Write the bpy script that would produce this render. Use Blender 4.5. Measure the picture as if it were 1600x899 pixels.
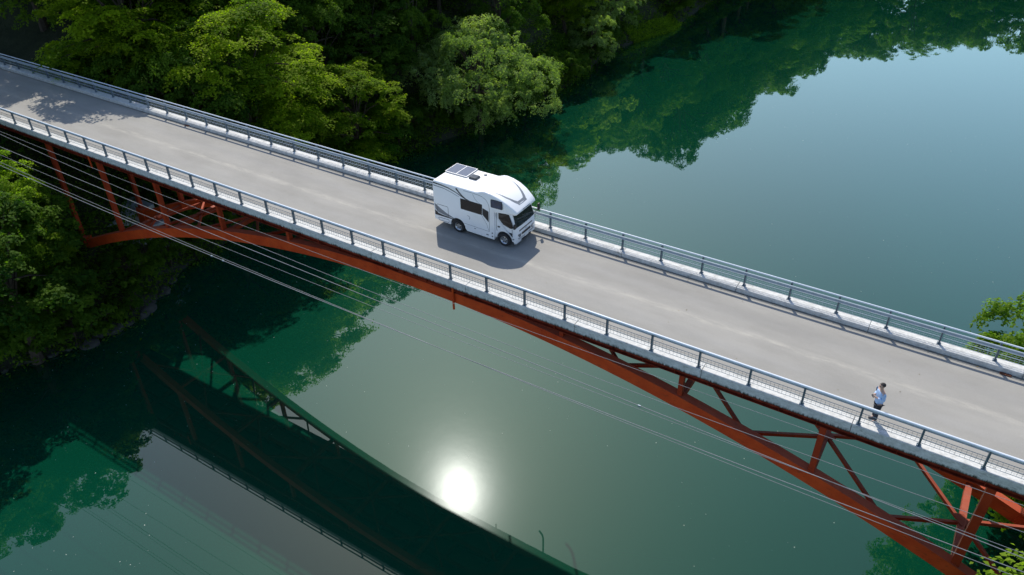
import bpy, bmesh, math, random
import numpy as np
from mathutils import Vector, Matrix, noise as mnoise

for o in list(bpy.data.objects):
    bpy.data.objects.remove(o)
SC = bpy.context.scene
COL = SC.collection
PI = math.pi

# ------------------------------------------------------------------ camera
cam_data = bpy.data.cameras.new('camera')
cam = bpy.data.objects.new('camera', cam_data)
COL.objects.link(cam)
YAW, PITCH, ROLL = -0.5761, 0.6055, -0.0199
fwd = Vector((math.sin(YAW) * math.cos(PITCH), math.cos(YAW) * math.cos(PITCH), -math.sin(PITCH)))
rgt = Vector((math.cos(YAW), -math.sin(YAW), 0))
upv = rgt.cross(fwd)
r2 = rgt * math.cos(ROLL) + upv * math.sin(ROLL)
u2 = upv * math.cos(ROLL) - rgt * math.sin(ROLL)
M3 = Matrix((r2, u2, -fwd)).transposed()
cam.matrix_world = Matrix.Translation((52.5346, -23.3626, 19.9887)) @ M3.to_4x4()
cam_data.sensor_width = 36.0
cam_data.lens = 1211.45 / 1600 * 36.0
cam_data.clip_end = 4000
cam_data.clip_start = 0.5
SC.camera = cam

# ------------------------------------------------------------------ sky, sun, exposure
SUN_DIR = Vector((-0.4124, 0.5056, 0.7578)).normalized()      # towards the sun
SUN_EL = math.asin(SUN_DIR.z)
SUN_AZ = math.atan2(SUN_DIR.x, SUN_DIR.y)                      # from +Y towards +X
world = bpy.data.worlds.new('World')
SC.world = world
world.use_nodes = True
wn = world.node_tree
bgn = wn.nodes['Background']
sky = wn.nodes.new('ShaderNodeTexSky')
sky.sky_type = 'NISHITA'
sky.sun_disc = False
sky.sun_elevation = SUN_EL
sky.sun_rotation = SUN_AZ
sky.altitude = 300
sky.air_density = 0.9
sky.dust_density = 0.75
sky.ozone_density = 0.7
wn.links.new(sky.outputs[0], bgn.inputs[0])
bgn.inputs[1].default_value = 0.15
sun_data = bpy.data.lights.new('sun', 'SUN')
sun_data.energy = 3.55
sun_data.angle = math.radians(0.53)
sun_data.color = (1.0, 0.94, 0.84)
sun = bpy.data.objects.new('sun', sun_data)
COL.objects.link(sun)
sun.rotation_euler = (-SUN_DIR).to_track_quat('-Z', 'Y').to_euler()
sun.location = (0, 60, 80)
SC.render.engine = 'CYCLES'
SC.view_settings.view_transform = 'Standard'
SC.view_settings.look = 'None'
SC.view_settings.gamma = 1.0
SC.view_settings.exposure = 0.5

# ------------------------------------------------------------------ helpers
class MB:
    """collects verts / faces of one mesh"""
    def __init__(s):
        s.v = []; s.f = []; s.mi = []
    def add(s, vs, fs, m=0):
        b = len(s.v); s.v += [tuple(p) for p in vs]
        s.f += [tuple(i + b for i in f) for f in fs]; s.mi += [m] * len(fs)
    def box(s, x0, x1, y0, y1, z0, z1, m=0):
        s.add([(x0,y0,z0),(x1,y0,z0),(x1,y1,z0),(x0,y1,z0),(x0,y0,z1),(x1,y0,z1),(x1,y1,z1),(x0,y1,z1)],
              [(0,3,2,1),(4,5,6,7),(0,1,5,4),(1,2,6,5),(2,3,7,6),(3,0,4,7)], m)
    def bar(s, p, q, w, h, up=(0,0,1), m=0):
        """rectangular bar from p to q, w across, h along up"""
        p, q, up = Vector(p), Vector(q), Vector(up)
        d = (q - p).normalized(); sd = d.cross(up).normalized(); u = sd.cross(d)
        vs = []
        for c in (p, q):
            for a, b in ((-1,-1),(1,-1),(1,1),(-1,1)):
                vs.append(c + sd * (a * w / 2) + u * (b * h / 2))
        s.add(vs, [(0,3,2,1),(4,5,6,7),(0,1,5,4),(1,2,6,5),(2,3,7,6),(3,0,4,7)], m)
    def tube(s, pts, rad, n=8, m=0, cap=True):
        pts = [Vector(p) for p in pts]
        if not isinstance(rad, (list, tuple)): rad = [rad] * len(pts)
        vs = []; fs = []
        ref = None
        for i, p in enumerate(pts):
            d = (pts[min(i+1, len(pts)-1)] - pts[max(i-1, 0)]).normalized()
            if ref is None:
                ref = d.orthogonal().normalized()
            ref = (ref - d * ref.dot(d)).normalized()
            b = d.cross(ref)
            for k in range(n):
                a = 2 * PI * k / n
                vs.append(p + (ref * math.cos(a) + b * math.sin(a)) * rad[i])
        for i in range(len(pts) - 1):
            for k in range(n):
                fs.append((i*n+k, i*n+(k+1) % n, (i+1)*n+(k+1) % n, (i+1)*n+k))
        if cap:
            fs.append(tuple(range(n-1, -1, -1))); fs.append(tuple((len(pts)-1)*n+k for k in range(n)))
        s.add(vs, fs, m)
    def prism_y(s, poly, y0, y1, m=0):
        """polygon in x,z extruded along y"""
        n = len(poly)
        vs = [(x, y0, z) for x, z in poly] + [(x, y1, z) for x, z in poly]
        fs = [tuple(range(n)), tuple(range(2*n-1, n-1, -1))]
        for k in range(n):
            fs.append((k, k+n, (k+1) % n + n, (k+1) % n))
        s.add(vs, fs, m)
    def mesh(s, name, mats, smooth=False):
        me = bpy.data.meshes.new(name)
        me.from_pydata(s.v, [], s.f)
        if not isinstance(mats, (list, tuple)): mats = [mats]
        for mt in mats: me.materials.append(mt)
        if len(mats) > 1: me.polygons.foreach_set('material_index', s.mi)
        bm = bmesh.new(); bm.from_mesh(me)
        bmesh.ops.recalc_face_normals(bm, faces=bm.faces)
        bm.to_mesh(me); bm.free()
        if smooth:
            me.polygons.foreach_set('use_smooth', [True] * len(me.polygons))
            try: me.set_sharp_from_angle(angle=math.radians(40))
            except Exception: pass
        me.update()
        return me
    def build(s, name, mats, parent=None, smooth=False, loc=None):
        return obj(name, s.mesh(name, mats, smooth), parent, loc)

def obj(name, me, parent=None, loc=None):
    o = bpy.data.objects.new(name, me); COL.objects.link(o)
    if parent is not None: o.parent = parent
    if loc is not None: o.location = loc
    return o
def tag(o, label=None, cat=None, group=None, kind=None):
    if label: o['label'] = label
    if cat: o['category'] = cat
    if group: o['group'] = group
    if kind: o['kind'] = kind
    return o
def empty(name, loc=(0,0,0), rz=0.0):
    o = bpy.data.objects.new(name, None); COL.objects.link(o)
    o.location = loc; o.rotation_euler = (0, 0, rz); o.empty_display_size = 0.3
    return o
def bevel(o, w, seg=2, ang=35):
    b = o.modifiers.new('bevel', 'BEVEL'); b.width = w; b.segments = seg
    b.limit_method = 'ANGLE'; b.angle_limit = math.radians(ang)
    return o

# ------------------------------------------------------------------ materials
def newmat(name):
    m = bpy.data.materials.new(name); m.use_nodes = True
    nt = m.node_tree; p = nt.nodes['Principled BSDF']
    return m, nt, p
def N(nt, t, **kw):
    n = nt.nodes.new(t)
    for k, v in kw.items():
        if k in n.inputs: n.inputs[k].default_value = v
        else: setattr(n, k, v)
    return n
def mapped(nt, scale=(1,1,1), coord='Object'):
    tc = N(nt, 'ShaderNodeTexCoord'); mp = N(nt, 'ShaderNodeMapping')
    mp.inputs['Scale'].default_value = scale
    nt.links.new(tc.outputs[coord], mp.inputs[0])
    return mp.outputs[0]
def noise(nt, vec, scale, detail=4, rough=0.6):
    n = N(nt, 'ShaderNodeTexNoise'); n.inputs['Scale'].default_value = scale
    n.inputs['Detail'].default_value = detail; n.inputs['Roughness'].default_value = rough
    if vec is not None: nt.links.new(vec, n.inputs['Vector'])
    return n.outputs['Fac']
def ramp(nt, fac, stops, interp='LINEAR'):
    r = N(nt, 'ShaderNodeValToRGB'); cr = r.color_ramp; cr.interpolation = interp
    cr.elements[0].position, cr.elements[1].position = stops[0][0], stops[-1][0]
    cr.elements[0].color = (*stops[0][1], 1); cr.elements[1].color = (*stops[-1][1], 1)
    for p, c in stops[1:-1]:
        e = cr.elements.new(p); e.color = (*c, 1)
    nt.links.new(fac, r.inputs[0])
    return r.outputs[0]
def mixc(nt, fac, a, b, mode='MIX'):
    n = N(nt, 'ShaderNodeMix', data_type='RGBA', blend_type=mode)
    if hasattr(fac, 'is_output'): nt.links.new(fac, n.inputs[0])
    else: n.inputs[0].default_value = fac
    # colour sockets of the mix node
    for i, val in ((6, a), (7, b)):
        s_ = n.inputs[i]
        if hasattr(val, 'is_output'): nt.links.new(val, s_)
        else: s_.default_value = (*val, 1)
    return n.outputs[2]
def math_(nt, op, a, b=0.0, clamp=False):
    n = N(nt, 'ShaderNodeMath', operation=op); n.use_clamp = clamp
    for i, v in enumerate((a, b)):
        if hasattr(v, 'is_output'): nt.links.new(v, n.inputs[i])
        else: n.inputs[i].default_value = v
    return n.outputs[0]
def bump(nt, p, h, strength=0.2, dist=0.02):
    b = N(nt, 'ShaderNodeBump'); b.inputs['Strength'].default_value = strength
    b.inputs['Distance'].default_value = dist
    nt.links.new(h, b.inputs['Height']); nt.links.new(b.outputs[0], p.inputs['Normal'])

def simple(name, col, rough=0.5, metal=0.0, var=0.12, scale=6.0, bumpy=0.0, spec=0.5):
    m, nt, p = newmat(name)
    v = mapped(nt)
    f = noise(nt, v, scale, 5)
    c2 = tuple(c * (1 - var) for c in col); c1 = tuple(min(1, c * (1 + var)) for c in col)
    nt.links.new(ramp(nt, f, [(0.3, c2), (0.7, c1)]), p.inputs['Base Color'])
    p.inputs['Roughness'].default_value = rough; p.inputs['Metallic'].default_value = metal
    p.inputs['Specular IOR Level'].default_value = spec
    if bumpy: bump(nt, p, noise(nt, v, scale * 5, 3), bumpy)
    return m

def mat_road():
    m, nt, p = newmat('road_surface')
    tc = N(nt, 'ShaderNodeTexCoord'); sep = N(nt, 'ShaderNodeSeparateXYZ')
    nt.links.new(tc.outputs['Object'], sep.inputs[0])
    long_ = noise(nt, mapped(nt, (0.05, 0.9, 1)), 1.6, 5, 0.55)
    patch = noise(nt, mapped(nt, (0.25, 0.6, 1)), 0.9, 6, 0.65)
    fine = noise(nt, mapped(nt), 38.0, 4, 0.7)
    grit = noise(nt, mapped(nt), 170.0, 2, 0.6)
    c = ramp(nt, long_, [(0.28, (0.243, 0.236, 0.218)), (0.52, (0.283, 0.275, 0.254)), (0.75, (0.322, 0.312, 0.288))])
    c = mixc(nt, 0.55, c, ramp(nt, patch, [(0.3, (0.238, 0.227, 0.203)), (0.7, (0.36, 0.344, 0.309))]))
    # worn pale joint along the middle of the carriageway
    wob = noise(nt, mapped(nt, (0.35, 0.0, 0)), 1.0, 4, 0.6)
    d = math_(nt, 'ABSOLUTE', math_(nt, 'SUBTRACT', math_(nt, 'ADD', sep.outputs['Y'], math_(nt, 'MULTIPLY', wob, 0.5)), 3.36))
    band = math_(nt, 'SUBTRACT', 1.0, math_(nt, 'MULTIPLY', d, 3.4), True)
    blot = ramp(nt, noise(nt, mapped(nt, (0.5, 2.2, 1)), 1.9, 6, 0.72), [(0.40, (0, 0, 0)), (0.62, (1, 1, 1))])
    fac = math_(nt, 'MULTIPLY', math_(nt, 'MULTIPLY', band, blot), 0.55)
    c = mixc(nt, fac, c, (0.45, 0.425, 0.365))
    # greyer wheel paths either side
    for yc in (1.9, 4.35):
        d2 = math_(nt, 'ABSOLUTE', math_(nt, 'SUBTRACT', sep.outputs['Y'], yc))
        b2 = math_(nt, 'MULTIPLY', math_(nt, 'SUBTRACT', 1.0, math_(nt, 'MULTIPLY', d2, 1.7), True), 0.35)
        c = mixc(nt, math_(nt, 'MULTIPLY', b2, patch), c, (0.27, 0.27, 0.268))
    # dirt gathered along both kerbs
    dk = math_(nt, 'MINIMUM', math_(nt, 'SUBTRACT', sep.outputs['Y'], 0.36), math_(nt, 'SUBTRACT', 5.88, sep.outputs['Y']))
    dirt = math_(nt, 'MULTIPLY', math_(nt, 'SUBTRACT', 1.0, math_(nt, 'MULTIPLY', dk, 4.5), True), math_(nt, 'ADD', patch, 0.25))
    c = mixc(nt, math_(nt, 'MULTIPLY', dirt, 0.8), c, (0.085, 0.08, 0.062))
    c = mixc(nt, 1.0, c, ramp(nt, fine, [(0.25, (0.86, 0.86, 0.86)), (0.75, (1.1, 1.1, 1.1))]), 'MULTIPLY')
    c = mixc(nt, 1.0, c, ramp(nt, grit, [(0.3, (0.88, 0.88, 0.88)), (0.7, (1.1, 1.1, 1.1))]), 'MULTIPLY')
    nt.links.new(c, p.inputs['Base Color'])
    p.inputs['Roughness'].default_value = 0.9
    p.inputs['Specular IOR Level'].default_value = 0.25
    bump(nt, p, grit, 0.25, 0.01)
    return m

def mat_concrete():
    m, nt, p = newmat('kerb_concrete')
    v = mapped(nt, (1, 1, 1))
    tc = N(nt, 'ShaderNodeTexCoord'); sep = N(nt, 'ShaderNodeSeparateXYZ')
    nt.links.new(tc.outputs['Object'], sep.inputs[0])
    f = noise(nt, v, 5.0, 6, 0.65)
    c = ramp(nt, f, [(0.3, (0.44, 0.44, 0.42)), (0.55, (0.57, 0.57, 0.55)), (0.75, (0.67, 0.67, 0.65))])
    spots = noise(nt, mapped(nt, (1.2, 4, 4)), 3.0, 6, 0.7)
    c = mixc(nt, ramp(nt, spots, [(0.55, (0, 0, 0)), (0.72, (0.75, 0.75, 0.75))]), c, (0.17, 0.165, 0.14))
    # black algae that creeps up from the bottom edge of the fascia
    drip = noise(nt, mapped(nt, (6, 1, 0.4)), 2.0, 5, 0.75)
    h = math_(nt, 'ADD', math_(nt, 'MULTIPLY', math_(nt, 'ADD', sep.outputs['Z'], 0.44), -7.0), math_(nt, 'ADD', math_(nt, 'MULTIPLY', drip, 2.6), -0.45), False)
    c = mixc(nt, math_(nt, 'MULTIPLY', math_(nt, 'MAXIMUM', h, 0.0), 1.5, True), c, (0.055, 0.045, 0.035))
    nt.links.new(c, p.inputs['Base Color'])
    p.inputs['Roughness'].default_value = 0.88
    p.inputs['Specular IOR Level'].default_value = 0.3
    bump(nt, p, noise(nt, v, 40, 4), 0.25, 0.01)
    return m

def mat_steel(name='red_bridge_paint', ca=(0.46, 0.046, 0.009), cb=(0.61, 0.080, 0.015)):
    m, nt, p = newmat(name)
    v = mapped(nt)
    f = noise(nt, v, 1.3, 5, 0.6)
    c = ramp(nt, f, [(0.3, ca), (0.7, cb)])
    r = noise(nt, mapped(nt, (0.8, 2, 2)), 3.2, 8, 0.75)
    c = mixc(nt, ramp(nt, r, [(0.56, (0, 0, 0)), (0.70, (0.9, 0.9, 0.9))]), c, (0.12, 0.032, 0.016))
    # dust and chalking on upward faces
    g = N(nt, 'ShaderNodeNewGeometry'); sep = N(nt, 'ShaderNodeSeparateXYZ')
    nt.links.new(g.outputs['Normal'], sep.inputs[0])
    dust = math_(nt, 'MULTIPLY', math_(nt, 'MULTIPLY', sep.outputs['Z'], 1.0, True), noise(nt, mapped(nt, (0.6, 3, 3)), 2.6, 7, 0.7))
    c = mixc(nt, math_(nt, 'MULTIPLY', dust, 0.55), c, (0.34, 0.20, 0.15))
    nt.links.new(c, p.inputs['Base Color'])
    p.inputs['Roughness'].default_value = 0.6
    p.inputs['Specular IOR Level'].default_value = 0.18
    bump(nt, p, r, 0.15, 0.01)
    return m

def mat_leaf(name, dark, light, trans=0.45):
    m = bpy.data.materials.new(name); m.use_nodes = True
    nt = m.node_tree; nt.nodes.clear()
    out = N(nt, 'ShaderNodeOutputMaterial')
    at = N(nt, 'ShaderNodeAttribute', attribute_name='tint')
    oi = N(nt, 'ShaderNodeObjectInfo')
    f = math_(nt, 'ADD', math_(nt, 'MULTIPLY', at.outputs['Fac'], 0.75), math_(nt, 'MULTIPLY', oi.outputs['Random'], 0.25))
    c = ramp(nt, f, [(0.05, dark), (0.95, light)])
    df = N(nt, 'ShaderNodeBsdfPrincipled'); df.inputs['Roughness'].default_value = 0.7
    df.inputs['Specular IOR Level'].default_value = 0.12
    tr = N(nt, 'ShaderNodeBsdfTranslucent')
    nt.links.new(c, df.inputs['Base Color'])
    ct = mixc(nt, 1.0, c, (1.55, 1.8, 0.40), 'MULTIPLY')
    nt.links.new(ct, tr.inputs['Color'])
    mx = N(nt, 'ShaderNodeMixShader'); mx.inputs[0].default_value = trans
    nt.links.new(df.outputs[0], mx.inputs[1]); nt.links.new(tr.outputs[0], mx.inputs[2])
    nt.links.new(mx.outputs[0], out.inputs[0])
    return m

def mat_water():
    m = bpy.data.materials.new('green_river_water'); m.use_nodes = True
    nt = m.node_tree; nt.nodes.clear()
    out = N(nt, 'ShaderNodeOutputMaterial')
    # turbid green body of the water
    body = N(nt, 'ShaderNodeBsdfDiffuse')
    big = noise(nt, mapped(nt, (1, 0.6, 1)), 0.035, 4, 0.5)
    nt.links.new(ramp(nt, big, [(0.3, (0.001, 0.033, 0.017)), (0.7, (0.001, 0.043, 0.023))]), body.inputs['Color'])
    rip = noise(nt, mapped(nt, (1, 1, 1)), 0.9, 3, 0.5)
    area = ramp(nt, noise(nt, mapped(nt), 0.06, 3, 0.5), [(0.45, (0.1, 0.1, 0.1)), (0.7, (1, 1, 1))])
    bp = N(nt, 'ShaderNodeBump'); bp.inputs['Distance'].default_value = 0.02
    nt.links.new(rip, bp.inputs['Height']); nt.links.new(math_(nt, 'MULTIPLY', area, 0.085), bp.inputs['Strength'])
    g1 = N(nt, 'ShaderNodeBsdfGlossy'); g1.inputs['Roughness'].default_value = 0.012
    g2 = N(nt, 'ShaderNodeBsdfGlossy'); g2.inputs['Roughness'].default_value = 0.15
    for g in (g1, g2):
        g.inputs['Color'].default_value = (0.87, 1.0, 0.83, 1)
        nt.links.new(bp.outputs[0], g.inputs['Normal'])
    g2.inputs['Color'].default_value = (0.9, 0.96, 1.0, 1)
    gm = N(nt, 'ShaderNodeMixShader'); gm.inputs[0].default_value = 0.023
    nt.links.new(g1.outputs[0], gm.inputs[1]); nt.links.new(g2.outputs[0], gm.inputs[2])
    fr = N(nt, 'ShaderNodeFresnel'); fr.inputs['IOR'].default_value = 1.34
    mx = N(nt, 'ShaderNodeMixShader')
    nt.links.new(math_(nt, 'DIVIDE', math_(nt, 'MULTIPLY', math_(nt, 'SUBTRACT', fr.outputs[0], 0.011), 5.5), math_(nt, 'ADD', math_(nt, 'MULTIPLY', fr.outputs[0], 4.2), 1.0)), mx.inputs[0])
    nt.links.new(body.outputs[0], mx.inputs[1]); nt.links.new(gm.outputs[0], mx.inputs[2])
    nt.links.new(mx.outputs[0], out.inputs[0])
    return m

def mat_ground():
    m, nt, p = newmat('bank_soil_and_rock')
    v = mapped(nt)
    f = noise(nt, v, 0.5, 7, 0.65)
    c = ramp(nt, f, [(0.3, (0.016, 0.024, 0.010)), (0.55, (0.035, 0.045, 0.018)), (0.75, (0.055, 0.055, 0.035))])
    g = N(nt, 'ShaderNodeNewGeometry'); sep = N(nt, 'ShaderNodeSeparateXYZ')
    nt.links.new(g.outputs['Position'], sep.inputs[0])
    rock = math_(nt, 'MULTIPLY', math_(nt, 'ADD', math_(nt, 'MULTIPLY', sep.outputs['Z'], -1.0), -11.6), 0.7, True)
    c = mixc(nt, math_(nt, 'MULTIPLY', rock, noise(nt, v, 1.4, 6, 0.7)), c, (0.06, 0.06, 0.05))
    nt.links.new(c, p.inputs['Base Color'])
    p.inputs['Roughness'].default_value = 0.95
    p.inputs['Specular IOR Level'].default_value = 0.2
    bump(nt, p, noise(nt, v, 2.5, 8, 0.7), 0.9, 0.3)
    return m

def mat_glass(name='dark_glass', col=(0.012, 0.014, 0.016), rough=0.06):
    m, nt, p = newmat(name)
    v = mapped(nt)
    nt.links.new(ramp(nt, noise(nt, v, 4, 3), [(0.3, tuple(c * 0.7 for c in col)), (0.7, tuple(c * 1.4 for c in col))]), p.inputs['Base Color'])
    p.inputs['Roughness'].default_value = rough
    p.inputs['Specular IOR Level'].default_value = 0.4
    return m

M_ROAD = mat_road(); M_CONC = mat_concrete(); M_STEEL = mat_steel(); M_WATER = mat_water(); M_GROUND = mat_ground()
M_GIRD = simple('grimy_shaded_steel', (0.20, 0.028, 0.012), 0.8, 0, 0.45, 2.5, 0.3, 0.15)  # grime, plus the shade under the deck overhang put into the colour
M_STEEL2 = mat_steel('shaded_red_brace_paint', (0.27, 0.028, 0.008), (0.39, 0.047, 0.012))  # darker copy of the bridge paint, shade on columns and braces coloured in
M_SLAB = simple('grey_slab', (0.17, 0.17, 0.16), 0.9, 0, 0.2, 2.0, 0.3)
M_PIER = simple('pale_pier_concrete', (0.34, 0.36, 0.36), 0.9, 0, 0.3, 1.2, 0.4)
M_RAIL = simple('blue_grey_rail_paint', (0.33, 0.39, 0.44), 0.42, 0.0, 0.10, 3.0)
M_TOPR = simple('sunlit_blue_top_rail', (0.60, 0.66, 0.72), 0.35, 0.0, 0.06, 3.0)  # lighter than the other rails: sun sheen on the pipe put into its colour
M_POST = simple('dark_blue_grey_post_paint', (0.16, 0.21, 0.25), 0.45, 0.2, 0.12, 6.0)
M_MESHW = simple('grille_wire', (0.30, 0.34, 0.37), 0.45, 0.3, 0.1, 5.0)
M_WIRE = simple('cable_sheath', (0.20, 0.205, 0.21), 0.55, 0.0, 0.12, 0.6)
M_BOLT = simple('bolt_red', (0.25, 0.05, 0.02), 0.5, 0, 0.2, 4)
M_RUST = simple('rusty_drain_iron', (0.16, 0.055, 0.025), 0.8, 0.2, 0.4, 20, 0.4)
M_PIPE = simple('drain_pipe_paint', (0.10, 0.11, 0.11), 0.5, 0.1, 0.2, 6)
M_BARK = simple('bark', (0.075, 0.058, 0.042), 0.95, 0, 0.35, 5.0, 0.8, 0.2)
M_WHITE = simple('white_camper_shell', (0.87, 0.87, 0.865), 0.30, 0, 0.012, 0.8)
M_CABW = simple('white_cab_paint', (0.80, 0.81, 0.82), 0.22, 0, 0.012, 1.2)
M_GLASS = mat_glass('dark_glass', (0.006, 0.007, 0.009), 0.08)
M_BGLASS = mat_glass('blue_tinted_acrylic', (0.02, 0.035, 0.07), 0.1)
M_SCREEN = mat_glass('windscreen_glass', (0.014, 0.024, 0.024), 0.04)
M_BLACK = simple('black_trim', (0.018, 0.019, 0.021), 0.42, 0, 0.2, 8)
M_GREYG = simple('grey_graphic', (0.20, 0.215, 0.235), 0.4, 0, 0.08, 5)
M_SEAM = simple('panel_seam_grey', (0.20, 0.21, 0.22), 0.6, 0, 0.1, 5)
M_TYRE = simple('tyre_rubber', (0.022, 0.022, 0.023), 0.85, 0, 0.25, 20, 0.3)
M_CHROME = simple('wheel_steel', (0.55, 0.56, 0.57), 0.3, 0.85, 0.1, 9)
M_SOLAR = simple('solar_cells', (0.09, 0.105, 0.145), 0.2, 0.1, 0.15, 12)
M_LAMP = simple('headlamp_lens', (0.24, 0.26, 0.28), 0.1, 0.4, 0.2, 14)
M_HATCH = mat_glass('smoked_roof_hatch', (0.05, 0.055, 0.058), 0.15)
M_SKIN = simple('skin', (0.52, 0.33, 0.25), 0.55, 0, 0.06, 10)
M_HAIR = simple('black_hair', (0.018, 0.014, 0.012), 0.5, 0, 0.3, 30, 0.4)
M_SHIRT = simple('pale_blue_cotton', (0.36, 0.50, 0.72), 0.85, 0, 0.06, 9, 0.2)
M_PANTS = simple('dark_navy_cloth', (0.018, 0.022, 0.034), 0.85, 0, 0.2, 9, 0.2)
M_SHOE = simple('black_shoe', (0.02, 0.02, 0.02), 0.5, 0, 0.2, 9)

# ------------------------------------------------------------------ terrain and water
WZ = -13.5
SHORE = [(-120, -2), (-40, -2), (-20, 1), (-8.7, 2.2), (-4.4, 4.4), (0.3, 5.0), (6.3, 2.2), (15, 2.2), (29.4, 3.2), (42.7, 7.6), (54.5, 9.2), (71.5, 8.0), (77, 9.2), (83.4, 11.2), (100, 10.6), (130, 10), (165, 14), (185, 22), (230, 30), (400, 30)]
def interp(t, tab):
    if t <= tab[0][0]: return tab[0][1]
    for (a, b), (c, d) in zip(tab, tab[1:]):
        if t <= c: return b + (d - b) * (t - a) / (c - a)
    return tab[-1][1]
RSHORE = [(-120, 70), (-40, 66), (-10, 63.5), (0, 62.5), (10, 61.5), (25, 62), (45, 72), (80, 88), (140, 105), (400, 160)]
def smooth(t): t = max(0.0, min(1.0, t)); return t * t * (3 - 2 * t)
def inland(x, y):
    dl = interp(y, SHORE) - x
    dr = x - interp(y, RSHORE)
    du = (y - (196 + 0.05 * abs(x - 30)))
    return dl, dr, du
def ground_z(x, y):
    dl, dr, du = inland(x, y)
    nz = 1.1 * (mnoise.noise((x * 0.13, y * 0.13, 3.1)) + 0.5 * mnoise.noise((x * 0.37, y * 0.37, 8.2)))
    def profile(d, steep, rise):
        if d < 0: return WZ + max(-5.0, d * 0.7) - 0.15
        k = 12.4 / steep
        z = WZ + min(d, k) * steep
        if d > k: z += min(d - k, 22.0) * rise
        return z
    near_l = smooth((y - 8) / 14)
    zl = profile(dl, 1.05, 0.10 + 0.42 * near_l)
    if y > 60 and dl > 0: zl = WZ + min(dl, 12.0) * (0.9 + 0.65 * smooth((y - 75) / 60)) + max(dl - 12.0, 0) * 0.22 - 0.2
    zr = profile(dr, 0.95, 0.05 + 0.25 * smooth((y - 10) / 20))
    zu = profile(du, 1.15 - 0.75 * smooth((x - 18) / 50), 0.7 - 0.6 * smooth((x - 18) / 50))
    z = max(zl, zr, zu)
    d = max(dl, dr, du)
    z += nz * smooth(d / 3.0)
    # level corridor for the road behind the abutments
    if d > 0:
        c = 1 - smooth((abs(y - 3.1) - 4.2) / 5.0)
        if z > -0.75: z = z + (-0.75 - z) * c
    return z
def build_ground():
    xs = sorted(set([round(v, 2) for v in list(np.arange(-14, 14.1, 0.7)) + list(np.arange(-180, -13.9, 5)) + list(np.arange(14, 58, 6)) + list(np.arange(58, 80, 1.2)) + list(np.arange(80, 241, 8))]))
    ys = sorted(set([round(v, 2) for v in list(np.arange(-130, -30, 6)) + list(np.arange(-30, 62, 1.0)) + list(np.arange(62, 110, 1.8)) + list(np.arange(110, 331, 7))]))
    vs = [(x, y, ground_z(x, y)) for y in ys for x in xs]
    nx = len(xs)
    fs = [(j*nx+i, j*nx+i+1, (j+1)*nx+i+1, (j+1)*nx+i) for j in range(len(ys)-1) for i in range(nx-1)]
    me = bpy.data.meshes.new('terrain'); me.from_pydata(vs, [], fs); me.materials.append(M_GROUND)
    me.polygons.foreach_set('use_smooth', [True] * len(fs))
    tag(obj('terrain', me), 'wooded river banks and hillside under the trees', kind='structure')
build_ground()
mb = MB(); mb.add([(-400, -400, WZ), (600, -400, WZ), (600, 700, WZ), (-400, 700, WZ)], [(0, 1, 2, 3)])
tag(mb.build('river_water', M_WATER), 'still deep green river mirroring trees, bridge and sky', kind='structure')

# ------------------------------------------------------------------ bridge
PX = [34.0 + 5.64 * k for k in range(-11, 8)]           # panel points
XL, XR = PX[0] - 2.825, PX[-1] + 2.825
def rib_low(x): return -1.56 - 0.0075 * (x - 32.45) ** 2
RH = 0.62
NY0, NY1, FY0, FY1 = 0.30, 0.72, 5.15, 5.57
GB = -1.0
bridge = empty('arch_bridge', (0, 0, 0))
tag(bridge, 'red steel deck arch bridge with pale concrete kerbs crossing the river', 'bridge')
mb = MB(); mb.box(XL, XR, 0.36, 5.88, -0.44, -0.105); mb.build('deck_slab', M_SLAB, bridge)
# kerb blocks, one for each panel, thin open joints between them
def kerb_run(y0, y1, ztop, n_off):
    edges = [XL] + [p + n_off for p in PX] + [XR]
    for a, b in zip(edges, edges[1:]):
        if b - a < 0.3: continue
        mb = MB(); mb.box(a + 0.008, b - 0.008, y0, y1, -0.44, ztop)
        bevel(mb.build('kerb_block', M_CONC, bridge), 0.025, 2)
kerb_run(-0.12, 0.36, 0.0, 0.9)
kerb_run(5.88, 6.45, 0.12, 0.2)
def ibeam(mb, x0, x1, yc, zt, zb, w, t=0.03):
    mb.box(x0, x1, yc - w/2, yc + w/2, zt - t, zt)
    mb.box(x0, x1, yc - w/2, yc + w/2, zb, zb + t)
    mb.box(x0, x1, yc - t/2, yc + t/2, zb + t, zt - t)
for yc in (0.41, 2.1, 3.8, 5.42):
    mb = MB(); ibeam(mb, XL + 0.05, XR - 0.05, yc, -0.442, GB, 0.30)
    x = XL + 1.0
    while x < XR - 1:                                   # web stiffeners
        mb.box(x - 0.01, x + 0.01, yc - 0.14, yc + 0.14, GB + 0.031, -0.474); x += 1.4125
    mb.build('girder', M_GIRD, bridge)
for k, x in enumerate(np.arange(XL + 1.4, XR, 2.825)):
    mb = MB(); mb.box(x - 0.07, x + 0.07, 0.565, 5.265, -0.92, -0.46); mb.build('floor_beam', M_GIRD, bridge)
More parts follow.
